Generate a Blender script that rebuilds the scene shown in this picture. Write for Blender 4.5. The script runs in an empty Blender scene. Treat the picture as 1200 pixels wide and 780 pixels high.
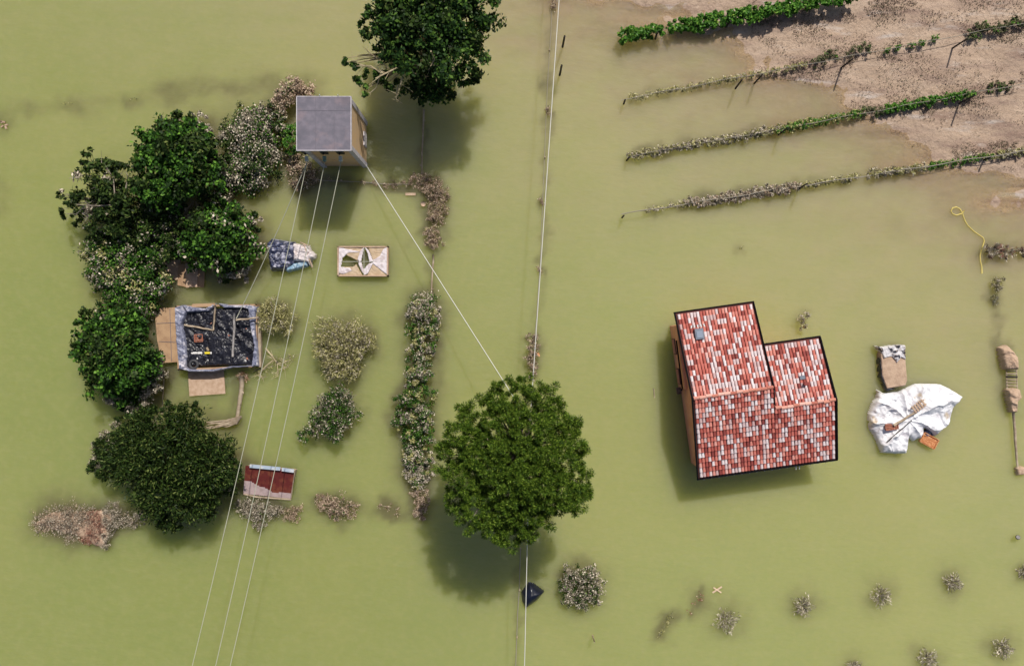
import bpy, math, random
import numpy as np
from mathutils import Vector

# ------------------------------------------------------------------ camera, sky, sun, exposure
scene = bpy.context.scene
COL = scene.collection
H = 60.0                                   # drone height over the flood water (m)
cam_d = bpy.data.cameras.new('camera'); cam = bpy.data.objects.new('camera', cam_d); COL.objects.link(cam)
cam.location = (0, 0, H); cam_d.sensor_width = 36; cam_d.lens = 27.0
cam_d.clip_start = 0.5; cam_d.clip_end = 6000
scene.camera = cam
SUN_EL = math.radians(50); SUN_AZ = math.radians(18)      # clockwise from +Y
world = bpy.data.worlds.new('World'); scene.world = world; world.use_nodes = True
wn = world.node_tree; wn.nodes.clear()
sky = wn.nodes.new('ShaderNodeTexSky'); sky.sky_type = 'NISHITA'; sky.sun_disc = False
sky.sun_elevation = SUN_EL; sky.sun_rotation = SUN_AZ; sky.dust_density = 3.0
bg = wn.nodes.new('ShaderNodeBackground'); bg.inputs['Strength'].default_value = 0.075
wo = wn.nodes.new('ShaderNodeOutputWorld')
wn.links.new(sky.outputs[0], bg.inputs[0]); wn.links.new(bg.outputs[0], wo.inputs[0])
sun_d = bpy.data.lights.new('sun', 'SUN'); sun_d.energy = 4.3; sun_d.angle = math.radians(0.6)
sun_d.color = (1.0, 0.95, 0.87)
sun = bpy.data.objects.new('sun', sun_d); COL.objects.link(sun)
sd = Vector((math.sin(SUN_AZ)*math.cos(SUN_EL), math.cos(SUN_AZ)*math.cos(SUN_EL), math.sin(SUN_EL)))
sun.rotation_euler = sd.to_track_quat('Z', 'Y').to_euler(); sun.location = sd*200
scene.view_settings.view_transform = 'Standard'; scene.view_settings.look = 'None'
scene.view_settings.exposure = 0.0; scene.view_settings.gamma = 1.0

# ------------------------------------------------------------------ helpers
RNG = np.random.default_rng(7)
random.seed(7)
def P(px, py, z=0.0):
    k = (H - z)/H/15.0
    return ((px-600.0)*k, (390.0-py)*k, z)

class MB:
    def __init__(s): s.v=[]; s.loops=[]; s.tot=[]; s.mi=[]; s.n=0
    def add(s, v, f, m=0):
        v = np.asarray(v, dtype=np.float32).reshape(-1, 3)
        if isinstance(f, np.ndarray):
            s.loops.append((f + s.n).astype(np.int32).ravel())
            s.tot.append(np.full(len(f), f.shape[1], np.int32))
            s.mi.append(np.full(len(f), m, np.int32) if np.isscalar(m) else np.asarray(m, np.int32))
        else:
            if not len(f): return
            s.loops.append(np.array([i + s.n for q in f for i in q], np.int32))
            s.tot.append(np.array([len(q) for q in f], np.int32))
            s.mi.append(np.full(len(f), m, np.int32) if np.isscalar(m) else np.asarray(m, np.int32))
        s.v.append(v); s.n += len(v)
    def box(s, c, size, rz=0.0, m=0, tilt=0.0):
        sx, sy, sz = [a/2 for a in size]
        pts = np.array([(x, y, z) for z in (-sz, sz) for y in (-sy, sy) for x in (-sx, sx)], float)
        if tilt:
            ct, st = math.cos(tilt), math.sin(tilt)
            pts = np.stack([pts[:,0]*ct+pts[:,2]*st, pts[:,1], -pts[:,0]*st+pts[:,2]*ct], 1)
        cz, sn = math.cos(rz), math.sin(rz)
        pts = np.stack([pts[:,0]*cz-pts[:,1]*sn, pts[:,0]*sn+pts[:,1]*cz, pts[:,2]], 1) + np.array(c)
        s.add(pts, [(0,2,3,1),(4,5,7,6),(0,1,5,4),(2,6,7,3),(0,4,6,2),(1,3,7,5)], m)
    def prism(s, poly, z0, z1, m=0):
        n = len(poly)
        z0 = [z0]*n if np.isscalar(z0) else z0; z1 = [z1]*n if np.isscalar(z1) else z1
        v = [(p[0], p[1], z0[i]) for i, p in enumerate(poly)] + [(p[0], p[1], z1[i]) for i, p in enumerate(poly)]
        f = [tuple(range(n))[::-1], tuple(range(n, 2*n))] + [(i, (i+1) % n, n+(i+1) % n, n+i) for i in range(n)]
        s.add(v, f, m)
    def tube(s, pts, rad, sides=5, m=0):
        pts = [Vector(p) for p in pts]; n = len(pts)
        rad = [rad]*n if np.isscalar(rad) else rad
        vs = []
        for i, p in enumerate(pts):
            d = (pts[min(i+1, n-1)] - pts[max(i-1, 0)]);
            if d.length < 1e-6: d = Vector((0, 0, 1))
            d.normalize()
            a = d.cross(Vector((0, 0, 1)) if abs(d.z) < .9 else Vector((1, 0, 0))).normalized(); b = d.cross(a)
            for k in range(sides):
                t = 2*math.pi*k/sides
                vs.append(p + (a*math.cos(t)+b*math.sin(t))*rad[i])
        f = [(i*sides+k, i*sides+(k+1) % sides, (i+1)*sides+(k+1) % sides, (i+1)*sides+k) for i in range(n-1) for k in range(sides)]
        f += [tuple(range(sides)), tuple(range((n-1)*sides, n*sides))[::-1]]
        s.add([tuple(q) for q in vs], f, m)
    def build(s, name, mats, parent=None, smooth=False):
        me = bpy.data.meshes.new(name)
        v = np.concatenate(s.v) if s.v else np.zeros((0, 3), np.float32)
        if parent is not None:
            loc = np.array(parent.get('_base', (0, 0, 0)), np.float32); v = v - loc
        lo = np.concatenate(s.loops); to = np.concatenate(s.tot); mi = np.concatenate(s.mi)
        me.vertices.add(len(v)); me.vertices.foreach_set('co', v.astype(np.float32).ravel())
        me.loops.add(len(lo)); me.loops.foreach_set('vertex_index', lo)
        me.polygons.add(len(to))
        st = np.concatenate([[0], np.cumsum(to)[:-1]]).astype(np.int32)
        me.polygons.foreach_set('loop_start', st); me.polygons.foreach_set('loop_total', to)
        for mt in (mats if isinstance(mats, (list, tuple)) else [mats]): me.materials.append(mt)
        me.polygons.foreach_set('material_index', mi)
        me.polygons.foreach_set('use_smooth', np.full(len(to), smooth))
        me.update(calc_edges=True); me.validate()
        o = bpy.data.objects.new(name, me); COL.objects.link(o)
        if parent is not None:
            o.parent = parent; o['_base'] = tuple(parent['_base'])
        return o

def thing(name, label, cat, loc, group=None):
    o = bpy.data.objects.new(name, None); COL.objects.link(o)
    o.location = loc; o['_base'] = tuple(loc); o['label'] = label; o['category'] = cat
    o.empty_display_size = .3
    if group: o['group'] = group
    return o
def tag(o, label, cat, group=None, kind=None):
    if label: o['label'] = label
    if cat: o['category'] = cat
    if group: o['group'] = group
    if kind: o['kind'] = kind
    return o
def dup(o, loc, label, group=None):
    r = o.copy(); COL.objects.link(r); r.location = loc; r['label'] = label
    if group: r['group'] = group
    for ch in o.children:
        c = ch.copy(); COL.objects.link(c); c.parent = r
    return r

# value noise in numpy
def vnoise(x, y, seed=0):
    x = np.asarray(x, float); y = np.asarray(y, float)
    xi = np.floor(x).astype(np.int64); yi = np.floor(y).astype(np.int64)
    fx = x-xi; fy = y-yi; fx = fx*fx*(3-2*fx); fy = fy*fy*(3-2*fy)
    def h(a, b):
        n = (a*374761393 + b*668265263 + seed*982451653) & 0x7fffffff
        n = ((n ^ (n >> 13))*1274126177) & 0x7fffffff
        n = n ^ (n >> 16)
        return (n & 0xffff)/65535.0
    return (h(xi, yi)*(1-fx)+h(xi+1, yi)*fx)*(1-fy) + (h(xi, yi+1)*(1-fx)+h(xi+1, yi+1)*fx)*fy
def fbm(x, y, seed=0, o=4):
    t = 0; a = .5; s = 0
    for i in range(o):
        t = t + a*vnoise(x*2**i, y*2**i, seed+i*17); s += a; a *= .5
    return t/s
def ridged(x, y, seed=0, o=3):
    t = 0; a = .5; s = 0
    for i in range(o):
        t = t + a*(1-abs(2*vnoise(x*1.9**i + i*3.1, y*1.9**i, seed+i*31)-1)); s += a; a *= .55
    return t/s

# ------------------------------------------------------------------ materials
def mat(name, base, rough=.7, ramp=None, var=None, bump=None, spec=.4, metal=0.0, coat=0.0, trans=0.0):
    """ramp: list of (pos, colour) driven by Random Per Island; var: (scale, colour2, lo, hi) noise mix; bump: (scale, strength)"""
    m = bpy.data.materials.new(name); m.use_nodes = True; nt = m.node_tree; N = nt.nodes; L = nt.links
    b = N['Principled BSDF']
    b.inputs['Base Color'].default_value = (*base, 1); b.inputs['Roughness'].default_value = rough
    b.inputs['Specular IOR Level'].default_value = spec; b.inputs['Metallic'].default_value = metal
    b.inputs['Coat Weight'].default_value = coat
    src = None
    if ramp:
        g = N.new('ShaderNodeNewGeometry'); r = N.new('ShaderNodeValToRGB'); r.color_ramp.interpolation = 'LINEAR'
        while len(r.color_ramp.elements) < len(ramp): r.color_ramp.elements.new(.5)
        for e, (p, c) in zip(r.color_ramp.elements, ramp): e.position = p; e.color = (*c, 1)
        L.new(g.outputs['Random Per Island'], r.inputs[0]); src = r.outputs[0]
    if var or bump:
        tc = N.new('ShaderNodeTexCoord')
    if var:
        for (sc, c2, lo, hi) in (var if isinstance(var, list) else [var]):
            n = N.new('ShaderNodeTexNoise'); n.inputs['Scale'].default_value = sc; n.inputs['Detail'].default_value = 5
            L.new(tc.outputs['Object'], n.inputs['Vector'])
            mr = N.new('ShaderNodeMapRange'); mr.inputs['From Min'].default_value = lo; mr.inputs['From Max'].default_value = hi
            L.new(n.outputs['Fac'], mr.inputs['Value'])
            mx = N.new('ShaderNodeMix'); mx.data_type = 'RGBA'
            mx.inputs[6].default_value = (*base, 1); mx.inputs[7].default_value = (*c2, 1)
            if src: L.new(src, mx.inputs[6])
            L.new(mr.outputs[0], mx.inputs[0]); src = mx.outputs[2]
    if src: L.new(src, b.inputs['Base Color'])
    if bump:
        n = N.new('ShaderNodeTexNoise'); n.inputs['Scale'].default_value = bump[0]; n.inputs['Detail'].default_value = 6
        L.new(tc.outputs['Object'], n.inputs['Vector'])
        bp = N.new('ShaderNodeBump'); bp.inputs['Strength'].default_value = bump[1]; bp.inputs['Distance'].default_value = .05
        L.new(n.outputs['Fac'], bp.inputs['Height']); L.new(bp.outputs[0], b.inputs['Normal'])
    if trans > 0:
        t = N.new('ShaderNodeBsdfTranslucent')
        if src: L.new(src, t.inputs[0])
        else: t.inputs[0].default_value = (*base, 1)
        ms = N.new('ShaderNodeMixShader'); ms.inputs[0].default_value = trans
        L.new(b.outputs[0], ms.inputs[1]); L.new(t.outputs[0], ms.inputs[2])
        L.new(ms.outputs[0], N['Material Output'].inputs[0])
    return m

M = {}
M['leaf_green']  = mat('leaf_green', (.05,.12,.02), .6, [(0,(.008,.022,.004)),(.4,(.018,.055,.007)),(.75,(.045,.125,.012)),(1,(.13,.27,.03))], spec=.15, trans=.06)
M['leaf_dark']   = mat('leaf_dark', (.03,.07,.015), .5, [(0,(.009,.018,.005)),(.5,(.02,.04,.008)),(.85,(.045,.08,.014)),(1,(.15,.18,.05))], spec=.12, trans=.05)
M['leaf_north']  = mat('leaf_north', (.04,.09,.02), .5, [(0,(.010,.026,.007)),(.5,(.02,.052,.012)),(.85,(.06,.125,.016)),(1,(.13,.23,.04))], spec=.12, trans=.06)
M['needle']      = mat('needle', (.05,.09,.015), .5, [(0,(.015,.040,.006)),(.5,(.060,.116,.012)),(.85,(.14,.22,.022)),(1,(.25,.34,.05))], spec=.12, trans=.05)
M['leaf_vine']   = mat('leaf_vine', (.07,.16,.02), .45, [(0,(.03,.10,.012)),(.5,(.06,.17,.02)),(.85,(.11,.25,.03)),(1,(.24,.36,.06))], spec=.15, trans=.08)
M['leaf_silt']   = mat('leaf_silt', (.4,.36,.3), .9, [(0,(.07,.06,.04)),(.35,(.22,.19,.135)),(.75,(.46,.40,.31)),(1,(.78,.69,.57))], spec=.1)
M['leaf_silt_pink'] = mat('leaf_silt_pink', (.4,.33,.26), .9, [(0,(.08,.055,.035)),(.35,(.27,.19,.13)),(.75,(.50,.375,.275)),(1,(.74,.60,.47))], spec=.1)
M['leaf_olive']  = mat('leaf_olive', (.3,.28,.12), .8, [(0,(.10,.10,.03)),(.4,(.27,.26,.09)),(.8,(.46,.42,.19)),(1,(.66,.60,.36))], spec=.15)
M['leaf_grey']   = mat('leaf_grey', (.3,.3,.24), .8, [(0,(.15,.14,.10)),(.5,(.37,.34,.26)),(1,(.66,.61,.5))], spec=.15)
M['leaf_rust']   = mat('leaf_rust', (.2,.1,.05), .9, [(0,(.14,.06,.04)),(1,(.42,.22,.16))], spec=.1)
M['weed']        = mat('weed', (.1,.09,.05), .9, [(0,(.045,.06,.025)),(.5,(.11,.115,.055)),(1,(.20,.17,.105))], spec=.1)
M['weed_brown']  = mat('weed_brown', (.1,.09,.05), .9, [(0,(.16,.11,.08)),(.5,(.25,.175,.13)),(1,(.36,.26,.2))], spec=.1)
M['bark']        = mat('bark', (.13,.10,.07), .9, var=(3,(.22,.18,.13),.4,.65), bump=(12,.6))
M['bark_pale']   = mat('bark_pale', (.34,.28,.17), .9, var=(3,(.45,.38,.24),.4,.65))
M['bark_grey']   = mat('bark_grey', (.30,.26,.21), .9, var=(3,(.16,.13,.10),.4,.65))
M['wood_mud']    = mat('wood_mud', (.30,.23,.16), .9, var=(2.5,(.42,.34,.25),.4,.62), bump=(9,.5))
M['wood_grey']   = mat('wood_grey', (.33,.31,.30), .8, var=(4,(.2,.18,.17),.4,.65), bump=(10,.4))
M['wood_black']  = mat('wood_black', (.018,.014,.013), .8)
M['wire']        = mat('wire', (.30,.27,.22), .6)
M['cable']       = mat('cable', (.62,.61,.55), .6)
M['cable_thin']  = mat('cable_thin', (.42,.42,.33), .55)
M['board']       = mat('board', (.40,.26,.15), .75, var=[(1.3,(.31,.19,.11),.42,.62),(14,(.46,.31,.19),.5,.75)])
M['mudcoat']     = mat('mudcoat', (.48,.34,.24), .85, var=[(2,(.38,.26,.18),.4,.65),(9,(.56,.42,.32),.55,.75)], bump=(8,.5))

# ------------------------------------------------------------------ terrain function (metres)
def shore_d(x, y):      # metres inland (towards the upper right) of the shoreline
    a = np.array(P(905, 30)[:2]); b = np.array(P(1200, 176)[:2])
    t = b-a; n = np.array([-t[1], t[0]])/np.linalg.norm(t)
    return (x-a[0])*n[0] + (y-a[1])*n[1]
ROW_ANG = math.atan2(.172, 1.0)
def row_c(x, y): return -x*math.sin(ROW_ANG) + y*math.cos(ROW_ANG)
R0 = row_c(*P(950, 78)[:2]); RS = 4.5
def terrain(x, y):
    d = shore_d(x, y)
    h = .036*d + .10*np.exp(-((d+1)/8.0)**2) + .05*(d > 0)*np.minimum(d, 1)
    h = np.where(h > .35, .35 + (h-.35)*.1, h)
    h = h + np.where(d > -14, 1, 0)*(.022*np.cos(2*math.pi*(row_c(x, y)-R0)/RS))*np.clip((d+10)/6, 0, 1)
    h = h + (fbm(x*.25+y*.05, y*.5, 3)-.5)*.26 + (fbm(x*1.3, y*1.3, 9)-.5)*.12
    deep = -1.5 + .2*fbm(x*.05, y*.05, 5)
    return np.maximum(h, deep)

def axis(lo, hi, step, far):
    fine = np.arange(lo, hi+1e-6, step)
    outer = [x for x in (2, 5, 12, 30, 80, 250, far)]
    return np.concatenate([[lo-x for x in outer[::-1]], fine, [hi+x for x in outer]])
def sheet(xs, ys, zf):
    X, Y = np.meshgrid(xs, ys); Z = zf(X, Y)
    v = np.stack([X, Y, Z], -1).reshape(-1, 3); nx, ny = len(xs), len(ys)
    i = np.arange((ny-1)*(nx-1)); r = i//(nx-1); c = i % (nx-1); a = r*nx+c
    return v, np.stack([a, a+1, a+nx+1, a+nx], 1), X, Y

# ground
gm = bpy.data.materials.new('mud_ground'); gm.use_nodes = True
def build_ground_mat():
    nt = gm.node_tree; N = nt.nodes; L = nt.links; b = N['Principled BSDF']
    tc = N.new('ShaderNodeTexCoord')
    def noise(sc, det=6, vec=None, rough=.6):
        n = N.new('ShaderNodeTexNoise'); n.inputs['Scale'].default_value = sc; n.inputs['Detail'].default_value = det
        n.inputs['Roughness'].default_value = rough
        L.new(vec or tc.outputs['Object'], n.inputs['Vector']); return n.outputs['Fac']
    def rng(s, lo, hi):
        m = N.new('ShaderNodeMapRange'); m.inputs['From Min'].default_value = lo; m.inputs['From Max'].default_value = hi
        L.new(s, m.inputs['Value']); return m.outputs[0]
    def mix(f, a, c):
        m = N.new('ShaderNodeMix'); m.data_type = 'RGBA'; L.new(f, m.inputs[0])
        if isinstance(a, tuple): m.inputs[6].default_value = (*a, 1)
        else: L.new(a, m.inputs[6])
        m.inputs[7].default_value = (*c, 1); return m.outputs[2]
    mp = N.new('ShaderNodeMapping'); mp.inputs['Rotation'].default_value = (0, 0, -ROW_ANG); mp.inputs['Scale'].default_value = (.35, 1.6, 1)
    L.new(tc.outputs['Object'], mp.inputs[0])
    c = mix(rng(noise(1.1, 5, mp.outputs[0]), .42, .66), (.41,.295,.21), (.52,.39,.29))
    c = mix(rng(noise(.55, 6, mp.outputs[0]), .47, .64), c, (.27,.18,.135))
    c = mix(rng(noise(.7, 5, mp.outputs[0], .6), .57, .72), c, (.50,.43,.38))  # pale grey patches painted in as sky reflection on the wet mud
    c = mix(rng(noise(3.2, 8, None, .75), .53, .66), c, (.25,.17,.12))
    c = mix(rng(noise(5, 5, None, .7), .60, .72), c, (.58,.45,.35))
    L.new(c, b.inputs['Base Color']); b.inputs['Roughness'].default_value = .8
    bp = N.new('ShaderNodeBump'); bp.inputs['Distance'].default_value = .16; bp.inputs['Strength'].default_value = 1.0
    L.new(noise(2.6, 9, None, .7), bp.inputs['Height']); L.new(bp.outputs[0], b.inputs['Normal'])
build_ground_mat()
xs = axis(-46, 46, .22, 2500); ys = axis(-31, 31, .22, 2500)
gv, gf, GX, GY = sheet(xs, ys, terrain)
g = MB(); g.add(gv, gf); ground = g.build('ground', gm, smooth=True); ground['kind'] = 'structure'
GZ = gv[:, 2].reshape(GX.shape)

# water: soft brown tints for submerged brush and weed beds, plus painted fence reflections
MURK_AND_REFLECTION = []      # (x0,y0,x1,y1,radius,strength)
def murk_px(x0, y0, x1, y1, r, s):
    a = P(x0, y0); b = P(x1, y1); MURK_AND_REFLECTION.append((a[0], a[1], b[0], b[1], r/15.0, s))

# ------------------------------------------------------------------ foliage
def unit(v): return v/np.maximum(np.linalg.norm(v, axis=-1, keepdims=True), 1e-6)
def quads(mb, c, t, n, L, W, mi):
    """rhombic leaves: centre c, long axis t, approx normal n"""
    s = unit(np.cross(n, t)); L = np.asarray(L).reshape(-1, 1); W = np.asarray(W).reshape(-1, 1)
    v = np.stack([c - t*L/2, c + s*W/2 - t*L*.08, c + t*L/2, c - s*W/2 - t*L*.08], 1).reshape(-1, 3)
    f = np.arange(len(c)*4).reshape(-1, 4)
    mb.add(v, f, mi)

def leafy(mb, rng, blobs, dens, L, W, silt_z=None, silt_p=0.0, mode='leaf', rgh=.3, third=0.0, zmin=.03):
    """blobs: (cx,cy,cz,r,rz). materials 0 = own leaf, 1 = silt coated leaf, 2 = third"""
    for (cx, cy, cz, r, rz) in blobs:
        n = int(dens*r*r); ns = max(6, int(n/(55 if mode == 'leaf' else 34 if mode == 'twig' else 200)))
        d = unit(rng.normal(size=(ns, 3)) + np.array([0, 0, .35]))
        d[:, 2] = np.where(d[:, 2] < -.25, -d[:, 2], d[:, 2])
        rad = rng.uniform(.35, 1.0, ns)**.6 * (1 + (rgh+.15)*(rng.random(ns)-.45))
        sc = np.array([cx, cy, cz]) + d*rad[:, None]*np.array([r, r, rz])
        k = rng.integers(0, ns, n)
        srad = (max(.10, min(.36, r*.19)) if mode != 'puff' else .36)*(.7 + .6*rng.random(ns))
        jit = rng.normal(size=(n, 3))
        if mode == 'puff':
            nd = unit(jit + np.array([0, 0, .55]) + d[k]*.35)
            c = sc[k] + nd*(srad[k][:, None]*(.35 + .6*rng.random((n, 1))))
            t = unit(nd + .25*rng.normal(size=(n, 3))); nn = unit(rng.normal(size=(n, 3)))
        elif mode == 'twig':
            c = sc[k] + jit*srad[k][:, None]*.75
            t = unit(d[k]*1.0 + .65*rng.normal(size=(n, 3))); nn = unit(rng.normal(size=(n, 3)) + np.array([0, 0, .6]))
        else:
            c = sc[k] + jit*srad[k][:, None]*.62
            nn = unit(d[k]*.5 + np.array([0, 0, .55]) + .6*rng.normal(size=(n, 3)))
            t = unit(np.cross(nn, rng.normal(size=(n, 3))))
        ps = np.full(n, silt_p)
        if silt_z is not None: ps = np.maximum(ps, 1/(1+np.exp((c[:, 2]-silt_z)/.25)))
        # whole clumps are coated together
        ck = rng.random(ns); m = (ps > ck[k]*.5 + rng.random(n)*.5).astype(int)
        if third > 0: m = np.where((rng.random(ns)[k] < third), 2, m)
        keep = c[:, 2] > zmin
        ll = L*rng.uniform(.7, 1.3, n); ww = W*rng.uniform(.7, 1.3, n)
        quads(mb, c[keep], t[keep], nn[keep], ll[keep], ww[keep], m[keep])

def stems(mb, rng, base, blobs, r0, n_extra=2, bend=.25, m=0, reach=.85, tipscale=.25):
    for (cx, cy, cz, r, rz) in blobs:
        for j in range(n_extra):
            a = rng.uniform(0, 2*math.pi); q = rng.uniform(.2, reach)
            tip = np.array([cx + math.cos(a)*r*q, cy + math.sin(a)*r*q, cz + rz*rng.uniform(.1, .75)])
            b = np.array(base); mid = b*.45 + tip*.55 + rng.normal(size=3)*r*.12; mid[2] = b[2] + (tip[2]-b[2])*(.45+bend)
            pts = [tuple((1-t)**2*b + 2*t*(1-t)*mid + t*t*tip) for t in (0, .25, .5, .75, 1)]
            mb.tube(pts, [r0*(1-t*(1-tipscale)) for t in (0, .25, .5, .75, 1)], 4, m)

PID = [100]
def plant(name, label, cat, bl, h, leaf='leaf_green', silt='leaf_silt', dens=900, L=.22, W=.12, silt_z=None, silt_p=0.0,
          mode='leaf', tree=False, bark='bark_grey', base_px=None, group=None, third=None, third_p=0.0, trunk_r=.16,
          murk=.45, limb=2, limb_r=.05, rgh=.35, flat=.85, crown_name=None, ground_z=0.0, murk_r=1.1, limb_reach=.85, bare=()):
    if dens >= 1100 and not tree and cat != 'vine': dens, L, W = dens*1.5, L*.80, W*.82
    PID[0] += 1; rng = np.random.default_rng(PID[0])
    cxp = sum(b[0]*b[2] for b in bl)/sum(b[2] for b in bl); cyp = sum(b[1]*b[2] for b in bl)/sum(b[2] for b in bl)
    far = max(math.hypot(b[0]-cxp, b[1]-cyp) for b in bl)+1e-3
    B = []
    for b in bl:
        px, py, rp = b[:3]; hh = h*(b[3] if len(b) > 3 else (1 - .28*math.hypot(px-cxp, py-cyp)/far))
        r = rp/15.0*(H-hh*.6)/H; rz = min(r*flat, hh*(.62 if tree else 1.0)); cz = max(0, hh-rz) + ground_z
        x, y, _ = P(px, py, cz + rz*.4); B.append((x, y, cz, r, rz))
        if murk: MURK_AND_REFLECTION.append((x, y, x, y, r*murk_r, murk))
    if base_px: bx, by, _ = P(*base_px)
    else:
        bx = sum(b[0]*b[3] for b in B)/sum(b[3] for b in B); by = sum(b[1]*b[3] for b in B)/sum(b[3] for b in B)
    t = thing(name, label, cat, (bx, by, ground_z), group)
    mb = MB(); leafy(mb, rng, B, dens, L, W, silt_z, silt_p, mode, rgh, third_p)
    mats = [M[leaf], M[silt], M[third or silt]]
    mb.build(crown_name or ('crown' if tree else 'foliage'), mats, t)
    if tree:
        zt = h*.5
        tk = MB(); tk.tube([(bx, by, -1.3), (bx+.05, by, 0), (bx, by+.1, zt*.5), (bx+.1, by, zt)], [trunk_r*1.5, trunk_r*1.15, trunk_r, trunk_r*.6], 8)
        tk.build('trunk', M[bark], t, smooth=True)
        lb = MB(); stems(lb, rng, (bx, by, zt*.55), B, limb_r, limb, reach=limb_reach); lb.build('limbs', M[bark], t, smooth=True)
        if bare:
            bb = MB()
            for (a0, b0, z0_, a1, b1, z1_, r0_) in bare:
                p0 = np.array(P(a0, b0, z0_)); p1 = np.array(P(a1, b1, z1_)); pm = (p0+p1)/2 + rng.normal(size=3)*.25
                bb.tube([tuple(p0), tuple(pm), tuple(p1)], [r0_, r0_*.75, r0_*.3], 5)
                for k in range(4):
                    q_ = pm + (p1-pm)*rng.random(); e_n = q_ + (p1-p0)*.28*rng.random() + rng.normal(size=3)*.45; bb.tube([tuple(q_), tuple(e_n)], [r0_*.4, r0_*.15], 3)
            bb.build('bare_branches', M[bark], t, smooth=True)
    else:
        lb = MB(); stems(lb, rng, (bx, by, ground_z-.15), B, limb_r*.5, limb, bend=.1); lb.build('stems', M[bark], t)
    return t

# ------------------------------------------------------------------ crumpled sheets and heaps
def in_poly(X, Y, poly):
    ins = np.zeros(X.shape, bool); dist = np.full(X.shape, 1e9); n = len(poly)
    for i in range(n):
        x0, y0 = poly[i]; x1, y1 = poly[(i+1) % n]
        c = ((y0 > Y) != (y1 > Y)) & (X < (x1-x0)*(Y-y0)/((y1-y0)+1e-12)+x0); ins ^= c
        tx, ty = x1-x0, y1-y0; q = np.clip(((X-x0)*tx+(Y-y0)*ty)/(tx*tx+ty*ty+1e-12), 0, 1)
        dist = np.minimum(dist, np.hypot(X-x0-q*tx, Y-y0-q*ty))
    return ins, dist
def heap_mesh(mb, poly_px, h, step=.06, edge=.3, wr=.08, ws=1.6, seed=1, matf=None, zlo=-.12, z0=0.0, stretch=(1, 1), dome=0.0, pz=None, radial=None):
    poly = [P(a, b, h*.7 if pz is None else pz)[:2] for a, b in poly_px]
    xsn = np.arange(min(p[0] for p in poly)-step*2, max(p[0] for p in poly)+step*3, step)
    ysn = np.arange(min(p[1] for p in poly)-step*2, max(p[1] for p in poly)+step*3, step)
    X, Y = np.meshgrid(xsn, ysn); ins, d = in_poly(X, Y, poly); sd = np.where(ins, d, -d)
    t = np.clip((sd+step*.5)/edge, 0, 1); t = np.sqrt(t*(2-t))
    wx_ = X + 1.1*(fbm(X*.7, Y*.7, seed+5)-.5)/max(ws, .5)*1.6; wy_ = Y + 1.1*(fbm(X*.7, Y*.7, seed+6)-.5)/max(ws, .5)*1.6
    ca_, sa_ = math.cos(seed), math.sin(seed); ru, rv = wx_*ca_+wy_*sa_, -wx_*sa_+wy_*ca_
    w = wr*(.6*ridged(ru*ws*stretch[0]*.55, rv*ws*stretch[1]*1.5, seed, 4)+.4*ridged(rv*ws*.6, ru*ws*1.7, seed+3, 4)-.5)*2.6 + dome*np.clip(sd/ (d[ins].max() if ins.any() else 1), 0, 1)
    if radial:
        cx_, cy_ = P(*radial[0], h)[:2]; th = np.arctan2(Y-cy_, X-cx_); rr_ = np.hypot(X-cx_, Y-cy_)
        w = w + radial[2]*np.clip(rr_/1.2, .25, 1.2)*(1-abs(np.sin(th*radial[1]+2.2*fbm(X*.8, Y*.8, seed+9))))**1.5
    Z = z0 + zlo + (h-zlo)*t + w*np.clip(t*1.5, 0, 1)
    nx, ny = len(xsn), len(ysn); i = np.arange((ny-1)*(nx-1)); r = i//(nx-1); c = i % (nx-1); a = r*nx+c
    f = np.stack([a, a+1, a+nx+1, a+nx], 1)
    keep = (sd > -step*1.0).ravel()[f].all(1); f = f[keep]
    v = np.stack([X, Y, Z], -1).reshape(-1, 3)
    fc = v[f].mean(1); m = matf(fc[:, 0], fc[:, 1]) if matf else np.zeros(len(f), int)
    used = np.unique(f); rem = np.full(len(v), -1); rem[used] = np.arange(len(used))
    mb.add(v[used], rem[f], m)
    return poly

def pxy(x, y, z=0.0):   # world -> photo pixels, used only while choosing where a fabric changes
    k = H/(H-z)*15.0; return 600 + x*k, 390 - y*k

#=================================================================== BUILDINGS
#---- transformer tower
M['plaster'] = mat('plaster', (.66,.44,.24), .85, var=[(1.2,(.62,.44,.27),.4,.65),(.9,(.42,.24,.12),.56,.72)], bump=(30,.2))
M['concrete_pale'] = mat('concrete_pale', (.55,.52,.56), .8, var=(4,(.42,.39,.42),.45,.65), bump=(18,.2))
M['felt'] = mat('felt', (.155,.145,.175), .9, var=[(2.5,(.20,.18,.215),.4,.65),(1.1,(.24,.19,.21),.56,.72),(.5,(.12,.115,.14),.5,.7)], bump=(40,.5))
M['felt_dark'] = mat('felt_dark', (.14,.13,.155), .9)
M['ceramic'] = mat('ceramic', (.62,.64,.6), .25, spec=.6)
M['ceramic_green'] = mat('ceramic_green', (.18,.3,.27), .2, spec=.6)
M['steel_dark'] = mat('steel_dark', (.05,.05,.055), .5, metal=.6)
ZT = 6.0
ra, rb = P(348, 113.5, ZT), P(411, 176, ZT)      # roof corners
tx0, tx1, ty1, ty0 = ra[0], rb[0], ra[1], rb[1]
tower = thing('transformer_tower', 'tall ochre plastered electricity tower with flat grey felt roof standing in flood water', 'tower', ((tx0+tx1)/2, (ty0+ty1)/2, 0))
wx0, wx1, wy0, wy1 = tx0+.42, tx1-.02, ty0+.18, ty1-.2
w = MB(); w.box(((wx0+wx1)/2, (wy0+wy1)/2, (ZT-1.75)/2), (wx1-wx0, wy1-wy0, ZT+1.25)); w.build('wall', M['plaster'], tower)
r_ = MB(); r_.box(((tx0+tx1)/2, (ty0+ty1)/2, ZT-.1), (tx1-tx0, ty1-ty0, .2)); roof = r_.build('roof', M['felt'], tower)
s_ = MB()
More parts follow.
